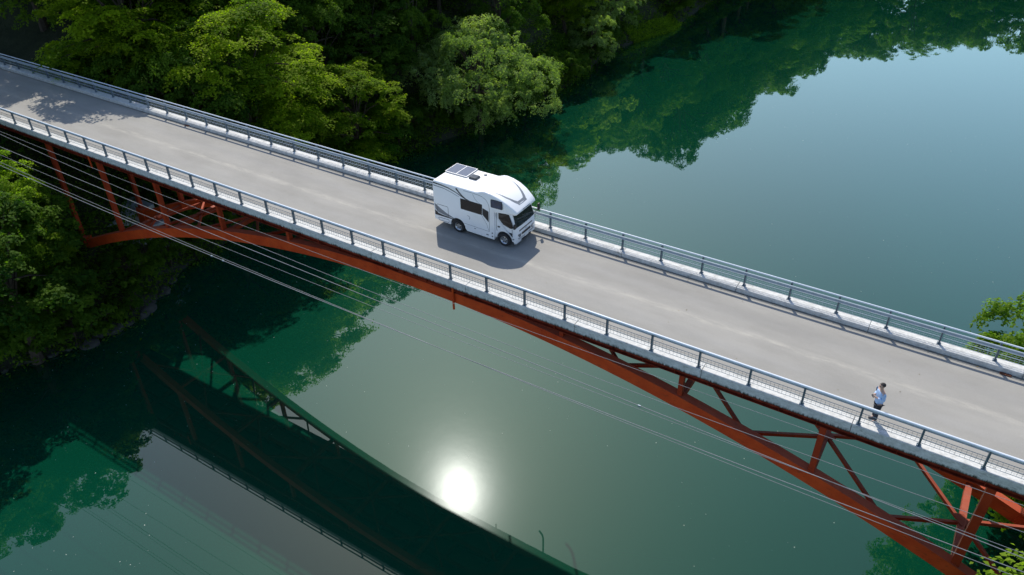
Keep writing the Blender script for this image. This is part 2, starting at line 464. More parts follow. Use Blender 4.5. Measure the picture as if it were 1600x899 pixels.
# slab brackets under the overhanging kerb
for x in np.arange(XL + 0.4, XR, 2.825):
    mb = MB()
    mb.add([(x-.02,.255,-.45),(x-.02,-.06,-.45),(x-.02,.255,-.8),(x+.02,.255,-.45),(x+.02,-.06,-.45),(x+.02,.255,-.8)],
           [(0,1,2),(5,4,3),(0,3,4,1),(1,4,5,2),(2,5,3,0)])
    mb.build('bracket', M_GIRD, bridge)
AX0, AX1 = 0.6, 64.2
def rib(y0, y1):
    mb = MB(); n = 60
    vs = []; fs = []
    for i in range(n + 1):
        x = AX0 + (AX1 - AX0) * i / n
        s = -2 * 0.0075 * (x - 32.45); L = math.hypot(1, s)
        nx_, nz_ = -s / L, 1 / L
        zl = rib_low(x)
        for y in (y0, y1):
            vs.append((x, y, zl)); vs.append((x + nx_ * RH, y, zl + nz_ * RH))
    for i in range(n):
        a = 4 * i; b = a + 4
        fs += [(a, b, b+1, a+1), (a+2, a+3, b+3, b+2), (a+1, b+1, b+3, a+3), (a, a+2, b+2, b)]
    fs += [(0, 1, 3, 2), (4*n, 4*n+2, 4*n+3, 4*n+1)]
    mb.add(vs, fs)
    return mb.build('arch_rib', M_STEEL, bridge)
ribs = [rib(NY0, NY1), rib(FY0, FY1)]
# splice plates with bolt rows on the ribs
for r_, yf, sgn in ((ribs[0], NY0, -1), (ribs[1], FY1, 1), (ribs[1], FY0, -1)):
    for xs in (9.0, 20.6, 29.2, 39.0, 47.6, 58.9):
        s = -2 * 0.0075 * (xs - 32.45); ang = math.atan(s); zc = rib_low(xs) + 0.31
        mb = MB()
        d = Vector((math.cos(ang), 0, math.sin(ang))); u = Vector((-math.sin(ang), 0, math.cos(ang)))
        c0 = Vector((xs, yf + sgn * 0.008, zc))
        mb.bar(c0 - d * 0.42, c0 + d * 0.42, 0.016, 0.50, u)
        for i in range(-3, 4):
            for j in range(-2, 3):
                c = c0 + d * (i * 0.115) + u * (j * 0.1) + Vector((0, sgn * 0.02, 0))
                mb.bar(c - d * 0.018, c + d * 0.018, 0.024, 0.036, u)
        mb.build('splice_plate', M_STEEL, r_)
# top-face splice with bolt rows on the far rib, where the sun strikes it
xs = 58.6; s = -2 * 0.0075 * (xs - 32.45); ang = math.atan(s); d = Vector((math.cos(ang), 0, math.sin(ang))); u = Vector((-math.sin(ang), 0, math.cos(ang)))
mb = MB(); c0 = Vector((xs, (FY0 + FY1) / 2, rib_low(xs))) + u * (RH + 0.008) + d * 0.05
mb.bar(c0 - d * 0.3, c0 + d * 0.3, 0.38, 0.016, u)
for i in range(-3, 4):
    for j in (-0.14, -0.05, 0.05, 0.14):
        c = c0 + d * (i * 0.085) + Vector((0, j, 0)) + u * 0.02
        mb.bar(c - d * 0.02, c + d * 0.02, 0.04, 0.03, u)
mb.build('splice_plate', M_BOLT, ribs[1])
# spandrel columns
for x in PX:
    if not (-3 < x < 68): continue
    for y0, y1 in ((NY0, NY1), (FY0, FY1)):
        yc = (y0 + y1) / 2
        if AX0 + 0.5 < x < AX1 - 0.5: zb = rib_low(x) + RH / math.cos(math.atan(2*0.0075*(x-32.45))) - 0.06
        else: zb = -9.2
        if GB - zb < 0.12: continue
        w = 0.20 if GB - zb < 2.0 else (0.24 if GB - zb < 3.6 else 0.30)
        mb = MB(); h = 0.25
        # H-section column
        mb.box(x - w/2, x - w/2 + 0.03, yc - h/2, yc + h/2, zb, GB); mb.box(x + w/2 - 0.03, x + w/2, yc - h/2, yc + h/2, zb, GB)
        mb.box(x - w/2 + 0.03, x + w/2 - 0.03, yc - h/2 + 0.004, yc - h/2 + 0.03, zb, GB)
        mb.box(x - w/2 - 0.06, x + w/2 + 0.06, yc - h/2 - 0.03, yc + h/2 + 0.03, GB - 0.035, GB - 0.003)
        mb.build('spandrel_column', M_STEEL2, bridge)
# lateral struts and X bracing between the ribs
def rib_mid(x): return rib_low(x) + 0.36
YM = (NY1 + FY0) / 2
for x in PX:
    if not (AX0 + 1 < x < AX1 - 1): continue
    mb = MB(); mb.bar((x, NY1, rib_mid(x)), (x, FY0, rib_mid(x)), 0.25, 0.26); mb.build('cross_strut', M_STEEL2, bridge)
    for sx in (-1, 1):
        for yy in (NY1, FY0):
            x2 = x + sx * 2.7
            if not (AX0 < x2 < AX1): continue
            sy = -1 if yy < YM else 1
            p = Vector((x + sx * 0.16, YM + sy * 0.13, rib_mid(x) + 0.02)); q = Vector((x2, yy, rib_mid(x2) + 0.02))
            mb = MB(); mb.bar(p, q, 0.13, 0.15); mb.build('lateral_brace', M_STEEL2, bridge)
    mb = MB(); g = 0.42
    slope = -2 * 0.0075 * (x - 32.45)
    mb.add([(x-g, YM, rib_mid(x)+0.14-g*slope), (x, YM-g*0.8, rib_mid(x)+0.14), (x+g, YM, rib_mid(x)+0.14+g*slope), (x, YM+g*0.8, rib_mid(x)+0.14),
            (x-g, YM, rib_mid(x)+0.16-g*slope), (x, YM-g*0.8, rib_mid(x)+0.16), (x+g, YM, rib_mid(x)+0.16+g*slope), (x, YM+g*0.8, rib_mid(x)+0.16)],
           [(0,3,2,1),(4,5,6,7),(0,1,5,4),(1,2,6,5),(2,3,7,6),(3,0,4,7)])
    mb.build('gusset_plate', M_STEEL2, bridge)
# springings
for sx, x0 in ((-1, AX0), (1, AX1)):
    z = rib_low(x0)
    for y0, y1 in ((NY0, NY1), (FY0, FY1)):
        mb = MB(); mb.box(x0 - 0.7 if sx < 0 else x0 - 0.1, x0 + 0.1 if sx < 0 else x0 + 0.7, y0 - 0.1, y1 + 0.1, z - 0.55, z + 0.9)
        mb.build('springing_shoe', M_STEEL, bridge)
    mb = MB(); a, b = (x0 - 5.0, x0 + 0.35) if sx < 0 else (x0 - 0.35, x0 + 5.0)
    mb.box(a, b, -0.6, 6.9, z - 6, z - 0.55)
    a, b = (x0 - 5.0, x0 - 0.75) if sx < 0 else (x0 + 0.75, x0 + 5.0)
    mb.box(a, b, -0.3, 6.6, z - 0.55, z + 0.5)
    bevel(mb.build('abutment', M_PIER, bridge), 0.04, 2)
for x in (-9.6, 74.4):
    mb = MB(); mb.box(x - 1, x + 1, 0.1, 6.1, -9, GB - 0.01); mb.build('abutment', M_PIER, bridge)
# drain stubs and drain pipe
for x, y, zb in ((33.9, 0.2, -1.9), (5.4, 0.20, -1.5), (31.8, 5.85, -1.75)):
    mb = MB(); mb.tube([(x, y, -0.45), (x, y, zb)], 0.055, 8); mb.build('drain_stub', M_STEEL, bridge, True)
mb = MB(); mb.tube([(35.6, 6.0, -0.45), (35.6, 6.0, -2.6), (35.5, 6.05, -2.85), (35.2, 6.12, -3.05)], 0.06, 8)
mb.build('drain_pipe', M_PIPE, bridge, True)
# road on the deck and beyond both ends
mb = MB(); mb.add([(-70, 0.36, -0.10), (150, 0.36, -0.10), (150, 5.88, -0.10), (-70, 5.88, -0.10)], [(0, 1, 2, 3)])
tag(mb.build('road', M_ROAD), 'pale worn road surface across the bridge', kind='structure')
# iron drain grate in the far gutter
for x, y in ((56.2, 5.80), (8.15, 5.80)):
    mb = MB(); mb.box(x - 0.2, x + 0.2, y - 0.09, y + 0.06, -0.098, -0.075)
    for k in range(5): mb.box(x - 0.18 + k * 0.08, x - 0.14 + k * 0.08, y - 0.085, y + 0.055, -0.075, -0.062)
    mb.build('drain_grate', M_RUST, bridge)

# ------------------------------------------------------------------ railings
def railing(name, label, y0, z0, s, off):
    """s = +1: the road lies towards +y"""
    root = tag(empty(name, (0, y0, z0)), label, 'railing')
    xs = [off + 2 * k for k in range(-18, 42) if XL + 0.2 < off + 2 * k < XR - 0.2]
    mb = MB()
    mb.box(-0.035, 0.035, -0.012, 0.012, 0.02, 0.86)
    mb.box(-0.035, -0.023, -0.055, 0.055, 0.02, 0.86); mb.box(0.023, 0.035, -0.055, 0.055, 0.02, 0.86)
    mb.box(-0.075, 0.075, -0.085, 0.085, 0.0, 0.02)
    mb.box(-0.036, 0.036, min(0, s * 0.12), max(0, s * 0.12), 0.64, 0.72)
    for a, b in ((-0.055, -0.06), (0.055, -0.06), (-0.055, 0.06), (0.055, 0.06)): mb.box(a - 0.012, a + 0.012, b - 0.012, b + 0.012, 0.02, 0.045)
    pm = mb.mesh('post', M_POST)
    for x in xs: obj('post', pm, root, (x, 0, 0))
    a, b = xs[0] - 0.3, xs[-1] + 0.3
    mb = MB(); mb.tube([(a, -s * 0.03, 0.865), (b, -s * 0.03, 0.865)], 0.052 if s > 0 else 0.036, 12); mb.build('top_rail', M_TOPR, root, True)
    # folded guard beam on the road side
    prof = [(0.0, 0.62), (0.03, 0.635), (0.03, 0.68), (0.0, 0.695), (0.0, 0.71), (0.03, 0.725), (0.03, 0.77), (0.0, 0.785)]
    vs = []; fs = []
    pts = [(s * (0.115 + d), z) for d, z in prof] + [(s * (0.107 + d), z) for d, z in reversed(prof)]
    n = len(pts)
    for x in (a, b): vs += [(x, y, z) for y, z in pts]
    fs = [(k, (k+1) % n, (k+1) % n + n, k + n) for k in range(n)]
    mb = MB(); mb.add(vs, fs); mb.build('guard_beam', M_RAIL, root)
    for z, r in ((0.525, 0.012), (0.335, 0.017), (0.14, 0.011)):
        mb = MB(); mb.tube([(a, 0, z), (b, 0, z)], r, 8); mb.build('rail_bar', M_MESHW if s > 0 else M_RAIL, root, True)
    mb = MB()
    for k in range(1, 13):
        x = 2 * k / 13
        mb.bar((x, 0.0, 0.15), (x, 0.0, 0.52), 0.008, 0.008, (0, 1, 0))
    mb.bar((0.04, 0, 0.43), (1.96, 0, 0.43), 0.006, 0.006); mb.bar((0.04, 0, 0.24), (1.96, 0, 0.24), 0.006, 0.006)
    gm = mb.mesh('infill_grille', M_MESHW if s > 0 else M_RAIL)
    for x in xs[:-1]: obj('infill_grille', gm, root, (x, 0, 0))
    return root
railing('bridge_railing', 'blue grey steel railing on the near kerb, in front of the standing person', 0.0, 0.0, 1, 0.0)
railing('bridge_railing', 'blue grey steel railing on the far kerb, behind the white camper van', 6.2, 0.12, -1, 1.72)

# ------------------------------------------------------------------ camper van (local: x forward, y left, z up from the road)
def loft_profile(poly, hw_fn, rad, seg_y=1):
    """side profile (x,z) given a width that depends on x; the rim is bevelled afterwards"""
    bm = bmesh.new(); n = len(poly)
    L = [bm.verts.new((x, -hw_fn(x, z), z)) for x, z in poly]
    R = [bm.verts.new((x, hw_fn(x, z), z)) for x, z in poly]
    bm.faces.new(L); bm.faces.new(list(reversed(R)))
    for k in range(n):
        bm.faces.new((L[k], R[k], R[(k+1) % n], L[(k+1) % n]))
    bmesh.ops.recalc_face_normals(bm, faces=bm.faces)
    bm.edges.ensure_lookup_table()
    rim = [e for e in bm.edges if (e.verts[0].co.y * e.verts[1].co.y > 0) and min(e.verts[0].co.z, e.verts[1].co.z) > rad[1]]
    bmesh.ops.bevel(bm, geom=rim, offset=rad[0], segments=4, profile=0.5, affect='EDGES', clamp_overlap=True)
    return bm
def bm_obj(name, bm, mat, parent, smooth=True):
    bmesh.ops.recalc_face_normals(bm, faces=bm.faces)
    me = bpy.data.meshes.new(name); bm.to_mesh(me); bm.free(); me.materials.append(mat)
    if smooth:
        me.polygons.foreach_set('use_smooth', [True] * len(me.polygons))
        me.set_sharp_from_angle(angle=math.radians(32))
    return obj(name, me, parent)
def arc(cx, cz, r, a0, a1, n):
    return [(cx + r * math.cos(math.radians(a0 + (a1 - a0) * k / n)), cz + r * math.sin(math.radians(a0 + (a1 - a0) * k / n))) for k in range(n + 1)]
van = empty('camper_van', (30.32, 4.78, -0.097))
tag(van, 'white overcab camper van with solar panels driving along the bridge', 'van')
HW = 1.045
prof = [(0.0, 0.42), (0.3, 0.36), (0.98, 0.34)] + arc(1.44, 0.36, 0.46, 180, 0, 10) + [(2.0, 0.26), (3.62, 0.24), (3.66, 1.80), (4.70, 1.80), (4.80, 1.83), (4.86, 1.90), (4.84, 1.98), (4.64, 2.16), (4.28, 2.40), (3.9, 2.58), (3.5, 2.70), (3.15, 2.745), (2.95, 2.72), (2.72, 2.63), (2.6, 2.60), (0.10, 2.60), (0.03, 2.57), (0.0, 2.48)]
def hw_body(x, z):
    t = max(0.0, (x - 3.6) / 1.26)
    return HW - 0.17 * t * t
shell = bm_obj('shell', loft_profile(prof, hw_body, (0.085, 1.7)), M_WHITE, van)
# cab
cprof = [(3.3, 0.34), (3.70, 0.34)] + arc(4.16, 0.36, 0.43, 180, 0, 10) + [(4.66, 0.34), (4.70, 0.22), (4.80, 0.24), (4.835, 0.40), (4.83, 0.72), (4.79, 1.08), (4.56, 1.84), (3.3, 1.84)]
def hw_cab(x, z):
    return 0.965 - 0.10 * max(0, (x - 4.4) / 0.43) ** 2 - 0.07 * max(0, (z - 1.1) / 0.74)
bm = loft_profile(cprof, hw_cab, (0.06, 0.2))
cab = bm_obj('cab', bm, M_CABW, van)
def side_x(x, z, cabin=False):
    return (hw_cab(x, z) if cabin else hw_body(x, z))
def side_panel(name, pts, mat, parent, sides=(-1,), proud=0.006, cabin=False, thick=0.02):
    for sd in sides:
        bm = bmesh.new()
        o_ = [bm.verts.new((x, sd * (side_x(x, z, cabin) + proud), z)) for x, z in pts]
        i_ = [bm.verts.new((x, sd * (side_x(x, z, cabin) - thick), z)) for x, z in pts]
        bm.faces.new(o_); bm.faces.new(list(reversed(i_)))
        n = len(pts)
        for k in range(n): bm.faces.new((o_[k], i_[k], i_[(k+1) % n], o_[(k+1) % n]))
        bm_obj(name, bm, mat, parent, False)
def stroke(pts, w0, w1=None):
    """ribbon polygon along pts (x,z), width tapering w0 -> w1"""
    if w1 is None: w1 = w0
    a = []; b = []
    for i, p in enumerate(pts):
        q0 = Vector(pts[max(i-1, 0)]); q1 = Vector(pts[min(i+1, len(pts)-1)])
        d = (q1 - q0).normalized(); nrm = Vector((-d.y, d.x)); w = w0 + (w1 - w0) * i / (len(pts) - 1)
        a.append(tuple(Vector(p) + nrm * w / 2)); b.append(tuple(Vector(p) - nrm * w / 2))
    return a + b[::-1]
def rrect(x0, x1, z0, z1, r=0.04):
    out = []
    for cx, cz, a in ((x1-r, z1-r, 0), (x0+r, z1-r, 90), (x0+r, z0+r, 180), (x1-r, z0+r, 270)):
        out += arc(cx, cz, r, a, a + 90, 3)
    return out
def frame(name, outer, mat, parent, sides=(-1,), w=0.022):
    """thin closed outline"""
    pts = outer; n = len(pts); c = (sum(p[0] for p in pts)/n, sum(p[1] for p in pts)/n)
    for sd in sides:
        bm = bmesh.new(); rings = []
        for k_, pr in ((0, 0.004), (1, 0.004)):
            ring = []
            for i, p in enumerate(pts):
                q0 = Vector(pts[i-1]); q1 = Vector(pts[(i+1) % n]); d = (q1 - q0).normalized(); nr = Vector((-d.y, d.x))
                if (Vector(c) - Vector(p)).dot(nr) < 0: nr = -nr
                pp = Vector(p) + nr * (w if k_ else 0)
                ring.append(bm.verts.new((pp.x, sd * (side_x(pp.x, pp.y) + pr), pp.y)))
            rings.append(ring)
        for i in range(n): bm.faces.new((rings[0][i], rings[0][(i+1) % n], rings[1][(i+1) % n], rings[1][i]))
        g = bmesh.ops.extrude_face_region(bm, geom=bm.faces[:])
        for v_ in g['geom']:
            if isinstance(v_, bmesh.types.BMVert): v_.co.y -= sd * 0.012
        bm_obj(name, bm, mat, parent, False)
both = (-1, 1)
w_ = bm = None
side_panel('side_window', [(1.70, 1.46), (2.92, 1.47), (2.94, 1.98), (1.70, 1.99)], M_GLASS, van, both, 0.012)
frame('window_frame', rrect(1.67, 2.97, 1.43, 2.02, 0.03), M_BLACK, van, both, 0.035)
side_panel('black_graphic', [(2.99, 1.84), (3.34, 1.73), (3.33, 1.14), (2.99, 1.45)], M_BLACK, van, both, 0.004)
side_panel('black_graphic', stroke([(0.04, 2.47), (0.5, 2.45), (0.95, 2.40), (1.4, 2.28), (1.85, 2.10), (2.0, 2.04)], 0.075, 0.03), M_BLACK, van, both, 0.004)
side_panel('black_graphic', stroke([(1.44, 2.50), (1.62, 2.32), (1.80, 2.17), (2.0, 2.06), (2.25, 2.0)], 0.09, 0.05), M_BLACK, van, both, 0.005)
side_panel('grey_graphic', stroke([(0.03, 2.33), (0.7, 2.30), (1.2, 2.19), (1.6, 2.07)], 0.05, 0.02), M_GREYG, van, both, 0.003)
side_panel('black_graphic', [(0.03, 0.95), (0.03, 0.66), (0.4, 0.66), (1.08, 0.665), (1.75, 0.645), (1.75, 0.655), (1.15, 0.72), (0.55, 0.745), (0.22, 0.80)], M_BLACK, van, both, 0.004)
side_panel('grey_graphic', [(0.06, 1.00), (0.03, 1.32), (0.35, 1.12), (0.75, 0.92), (1.3, 0.74), (0.6, 0.77), (0.24, 0.84)], M_GREYG, van, both, 0.003)
frame('locker_door', rrect(0.17, 0.88, 0.72, 1.31, 0.07), M_BLACK, van, both, 0.02)
frame('locker_door', rrect(0.23, 0.90, 0.33 + 0.06, 0.57, 0.06), M_BLACK, van, both, 0.018)
side_panel('seam', stroke([(1.82, 0.655), (3.34, 0.62)], 0.016), M_SEAM, van, both, 0.003)
side_panel('seam', stroke([(1.9, 2.50), (2.6, 2.50), (2.98, 2.46), (3.22, 2.33), (3.36, 2.12), (3.40, 1.85), (3.38, 1.2), (3.36, 0.62)], 0.02), M_SEAM, van, both, 0.003)
side_panel('seam', stroke([(2.43, 2.46), (2.56, 2.22), (2.72, 2.08), (2.92, 2.0)], 0.014), M_SEAM, van, both, 0.003)
side_panel('seam', stroke([(2.92, 1.43), (3.2, 1.0), (3.32, 0.66)], 0.014), M_SEAM, van, both, 0.003)
side_panel('emblem', stroke([(2.06, 1.17), (2.17, 1.12), (2.20, 1.05), (2.16, 0.96)], 0.018, 0.03), M_GREYG, van, both, 0.003)
side_panel('overcab_window', rrect(3.51, 4.10, 2.05, 2.43, 0.04), M_BGLASS, van, both, 0.014)
frame('window_frame', rrect(3.48, 4.13, 2.02, 2.46, 0.05), M_BLACK, van, both, 0.04)
for z in (0.58, 0.40):
    side_panel('marker_lamp', rrect(3.49, 3.55, z - 0.03, z + 0.03, 0.012), M_BLACK, van, both, 0.008)
side_panel('vent', rrect(3.16, 3.30, 0.38, 0.44, 0.015), M_GREYG, van, both, 0.005)
side_panel('emblem', rrect(2.44, 2.54, 0.52, 0.56, 0.01), M_GREYG, van, both, 0.003)
# cab glass and doors
for nm, pts, mt, pr in (('door_window', [(3.82, 1.78), (4.42, 1.78), (4.60, 1.36), (4.66, 1.12), (4.55, 1.08), (4.12, 1.20), (3.84, 1.46)], M_GLASS, 0.010),
                        ('door_handle', rrect(3.80, 3.93, 0.98, 1.04, 0.02), M_BLACK, 0.018)):
    side_panel(nm, pts, mt, cab, both, pr, True)
side_panel('seam', stroke([(3.72, 1.78), (3.72, 0.9), (3.76, 0.75)], 0.016), M_SEAM, cab, both, 0.003, True)
side_panel('seam', stroke([(4.62, 1.05), (4.60, 0.78)], 0.014), M_SEAM, cab, both, 0.003, True)
side_panel('emblem', rrect(4.62, 4.70, 0.47, 0.53, 0.02), M_GREYG, cab, both, 0.004, True)
def front_x(z):                                             # nose of the cab at height z
    if z > 1.08: return 4.79 - (z - 1.08) * 0.302
    if z > 0.72: return 4.83 - (z - 0.72) * 0.139
    return 4.83
def front_panel(name, pts, mat, parent, proud=0.008, thick=0.03):
    bm = bmesh.new()
    f_ = lambda y, z, p: front_x(z) + p - max(0.0, abs(y) - 0.76) * 0.55 * (1 if z < 1.08 else 0.3)
    o_ = [bm.verts.new((f_(y, z, proud), y, z)) for y, z in pts]; i_ = [bm.verts.new((f_(y, z, -thick), y, z)) for y, z in pts]
    bm.faces.new(o_); bm.faces.new(list(reversed(i_))); n = len(pts)
    for k in range(n): bm.faces.new((o_[k], i_[k], i_[(k+1) % n], o_[(k+1) % n]))
    return bm_obj(name, bm, mat, parent, False)
def strip(y0, y1, z0, z1, n=8):
    return [(y0 + (y1 - y0) * k / n, z0) for k in range(n + 1)] + [(y1 - (y1 - y0) * k / n, z1) for k in range(n + 1)]
front_panel('windscreen', [(-0.84, 1.12), (-0.4, 1.10), (0.4, 1.10), (0.84, 1.12), (0.79, 1.76), (0.3, 1.78), (-0.3, 1.78), (-0.79, 1.76)], M_SCREEN, cab, 0.02)
for sy in (-1, 1):
    front_panel('wiper', [(0.05 * sy, 1.10), (0.62 * sy, 1.17), (0.62 * sy, 1.19), (0.05 * sy, 1.13)], M_BLACK, cab, 0.035, 0.0)
    hp = [(0.46, 0.69), (0.50, 0.54), (0.74, 0.51), (0.84, 0.56), (0.84, 0.74), (0.68, 0.73)]
    front_panel('headlight', [(y * sy, z) for y, z in hp], M_LAMP, cab, 0.02)
front_panel('grille', strip(-0.60, 0.60, 0.84, 0.90), M_BLACK, cab, 0.008)
front_panel('grille', strip(-0.40, 0.40, 0.57, 0.70), M_BLACK, cab, 0.008)
front_panel('grille', strip(-0.70, 0.70, 0.44, 0.47), M_BLACK, cab, 0.01)
front_panel('emblem', strip(-0.10, 0.10, 0.765, 0.79, 2), M_GREYG, cab, 0.012)
front_panel('bumper_intake', strip(-0.42, 0.42, 0.27, 0.36), M_BLACK, cab, 0.012)
front_panel('number_plate', strip(-0.17, 0.17, 0.37, 0.53, 2), simple('plate_white', (0.7, 0.71, 0.7), 0.5), cab, 0.028)
# mirrors on stalks
for sy, arm in ((-1, 0.10), (1, 0.42)):
    mb = MB(); y0 = sy * 0.86
    mb.tube([(4.62, y0, 1.12), (4.75, y0 + sy * arm * 0.6, 1.14), (4.80, y0 + sy * arm, 1.16)], 0.014, 6)
    mb.build('mirror_arm', M_BLACK, cab, True)
    mb = MB(); yy = y0 + sy * arm
    mb.box(4.74, 4.84, yy - 0.085, yy + 0.085, 1.14, 1.52 if sy > 0 else 1.38); bevel(mb.build('mirror', M_BLACK, cab), 0.03, 2)
# roof fittings
rz = 2.602
mb = MB(); mb.box(0.06, 1.36, -0.02, 1.00, rz + 0.03, rz + 0.065)
for x in (0.1, 1.32):
    for y in (0.05, 0.93): mb.box(x - 0.03, x + 0.03, y - 0.03, y + 0.03, rz - 0.004, rz + 0.03)
sp = mb.build('solar_panel', M_CHROME, van)
for x0, x1 in ((0.085, 0.695), (0.725, 1.335)):
    mb = MB(); mb.box(x0, x1, 0.005, 0.975, rz + 0.06, rz + 0.069); mb.build('solar_cell', M_SOLAR, sp)
bm = bmesh.new(); bmesh.ops.create_cube(bm, size=1)
for v_ in bm.verts:
    t = 0.86 if v_.co.z > 0 else 1.0
    v_.co = Vector((1.72 + v_.co.x * 0.50 * t, 0.18 + v_.co.y * 0.46 * t, rz + 0.05 + v_.co.z * 0.11))
bevel(bm_obj('roof_hatch', bm, M_HATCH, van, False), 0.05, 3)
mb = MB(); mb.tube([(2.02, 0.72, rz - 0.01), (2.02, 0.72, rz + 0.05)], [0.09, 0.075], 14); mb.build('roof_vent', M_SEAM, van, True)
# V mark on the overcab nose (follows the roof curve)
def nose_z(x):
    t = [(2.95, 2.72), (3.15, 2.745), (3.5, 2.70), (3.9, 2.58), (4.28, 2.40), (4.64, 2.16), (4.84, 1.98)]
    return interp(x, t)
def roof_ribbon(pts, w0, w1, name, mat):
    P = []
    for i, (x, y) in enumerate(pts):
        q0 = Vector(pts[max(i-1, 0)]); q1 = Vector(pts[min(i+1, len(pts)-1)]); d = (q1 - q0).normalized(); nr = Vector((-d.y, d.x)); w = w0 + (w1 - w0) * i / (len(pts) - 1)
        P.append((x + nr.x * w/2, y + nr.y * w/2, x - nr.x * w/2, y - nr.y * w/2))
    mb = MB(); vs = []; fs = []
    for a, b, c, d in P:
        for dz in (0.006, -0.02): vs += [(a, b, nose_z(a) + dz), (c, d, nose_z(c) + dz)]
    for i in range(len(P) - 1):
        k = 4 * i; l = k + 4
        fs += [(k, k+1, l+1, l), (k+2, l+2, l+3, k+3), (k, l, l+2, k+2), (k+1, k+3, l+3, l+1)]
    fs += [(0, 2, 3, 1), (len(vs)-4, len(vs)-3, len(vs)-1, len(vs)-2)]
    mb.add(vs, fs); mb.build(name, mat, van)
for sy in (-1, 1):
    roof_ribbon([(3.45, 0.78 * sy), (3.75, 0.70 * sy), (3.9, 0.66 * sy), (4.1, 0.59 * sy), (4.28, 0.50 * sy), (4.45, 0.40 * sy), (4.56, 0.30 * sy)], 0.02, 0.16, 'nose_stripe', M_GREYG)
roof_ribbon([(4.59, -0.36), (4.60, 0), (4.59, 0.36)], 0.16, 0.16, 'nose_stripe', M_GREYG)
mb = MB(); mb.box(4.775, 4.858, -0.34, 0.34, 1.93, 1.965); bevel(mb.build('nose_slot', M_BLACK, van), 0.012, 2)
# underframe and wheels
mb = MB(); mb.box(0.15, 4.5, -0.75, 0.75, 0.30, 0.62); mb.box(1.0, 1.9, -0.98, 0.98, 0.42, 0.86); mb.box(3.72, 4.6, -0.9, 0.9, 0.42, 0.80); mb.build('underframe', M_BLACK, van)
mb = MB(); mb.box(-0.07, 0.06, -0.98, 0.98, 0.36, 0.50); bevel(mb.build('rear_bumper', M_WHITE, van), 0.03, 2)
for sy in (-1, 1):
    mb = MB(); mb.box(-0.02, 0.02, sy * 0.9 - 0.06, sy * 0.9 + 0.06, 0.62, 0.98); mb.build('tail_light', M_RUST, van)
for x, yo in ((1.44, 0.93), (4.16, 0.88)):
    for sy in (-1, 1):
        w = obj('wheel', None, van, (x, sy * yo, 0.345))
        n = 28; R = 0.345
        pr = [(0.22, -0.10), (0.30, -0.11), (R - 0.012, -0.095), (R, -0.07), (R, 0.07), (R - 0.012, 0.095), (0.30, 0.11), (0.22, 0.10)]
        vs = [(r * math.cos(2*PI*k/n), sy * y, r * math.sin(2*PI*k/n)) for k in range(n) for r, y in pr]
        m_ = len(pr); fs = [(k*m_+i, k*m_+(i+1) % m_, ((k+1) % n)*m_+(i+1) % m_, ((k+1) % n)*m_+i) for k in range(n) for i in range(m_)]
        mb = MB(); mb.add(vs, fs); mb.build('tyre', M_TYRE, w, True)
        mb = MB(); pr = [(0.225, 0.10), (0.215, 0.075), (0.17, 0.04), (0.10, 0.055), (0.085, 0.10), (0.0, 0.105)]
        vs = [(r * math.cos(2*PI*k/n), sy * y, r * math.sin(2*PI*k/n)) for k in range(n) for r, y in pr]
        m_ = len(pr); fs = [(k*m_+i, k*m_+i+1, ((k+1) % n)*m_+i+1, ((k+1) % n)*m_+i) for k in range(n) for i in range(m_-1)]
        mb.add(vs, fs); mb.build('rim', M_CHROME, w, True)
        mb = MB()
        for k in range(6):
            a = 2 * PI * k / 6
            mb.box(0.135 * math.cos(a) - 0.022, 0.135 * math.cos(a) + 0.022, sy * 0.058 - 0.012, sy * 0.058 + 0.012, 0.135 * math.sin(a) - 0.022, 0.135 * math.sin(a) + 0.022)
        mb.build('wheel_hole', M_BLACK, w)

# ------------------------------------------------------------------ person by the near railing (local: faces +x)
person = empty('person', (52.40, 0.56, -0.099), math.radians(214))
tag(person, 'person in pale blue shirt and dark trousers looking at a phone', 'person')
def skinned(name, joints, edges, mat, parent, sub=2, root=0):
    me = bpy.data.meshes.new(name)
    me.from_pydata([j[:3] for j in joints], edges, [])
    o = obj(name, me, parent); me.materials.append(mat)
    sk = o.modifiers.new('skin', 'SKIN'); sk.use_smooth_shade = True
    if not me.skin_vertices: me.skin_vertices.new()
    for i, j in enumerate(joints):
        r = j[3] if isinstance(j[3], tuple) else (j[3], j[3])
        me.skin_vertices[0].data[i].radius = r
        me.skin_vertices[0].data[i].use_root = (i == root)
    sb = o.modifiers.new('sub', 'SUBSURF'); sb.levels = sub; sb.render_levels = sub
    return o
J = [(0, 0, 0.95, (0.14, 0.11)), (0.01, 0, 1.15, (0.13, 0.10)), (0.02, 0, 1.36, (0.15, 0.11)), (0.03, 0, 1.47, (0.06, 0.06)), (0.05, 0, 1.53, (0.052, 0.055)), (0.075, 0, 1.60, (0.075, 0.085)), (0.085, 0, 1.68, (0.080, 0.092)), (0.075, 0, 1.745, (0.045, 0.055)),
     (0.0, 0.095, 0.88, 0.085), (0.02, 0.105, 0.50, 0.055), (0.0, 0.11, 0.10, 0.04), (0.14, 0.13, 0.035, 0.032),
     (0.0, -0.095, 0.88, 0.085), (-0.03, -0.10, 0.50, 0.055), (-0.06, -0.11, 0.10, 0.04), (0.08, -0.13, 0.035, 0.032),
     (0.02, 0.20, 1.41, 0.055), (0.0, 0.25, 1.14, 0.042), (0.17, 0.11, 1.19, 0.032), (0.225, 0.060, 1.21, 0.028),
     (0.02, -0.20, 1.41, 0.055), (0.0, -0.26, 1.13, 0.042), (0.16, -0.12, 1.18, 0.032), (0.22, -0.065, 1.20, 0.028)]
E_ = [(0,1),(1,2),(2,3),(3,4),(4,5),(5,6),(6,7),(0,8),(8,9),(9,10),(10,11),(0,12),(12,13),(13,14),(14,15),(2,16),(16,17),(17,18),(18,19),(2,20),(20,21),(21,22),(22,23)]
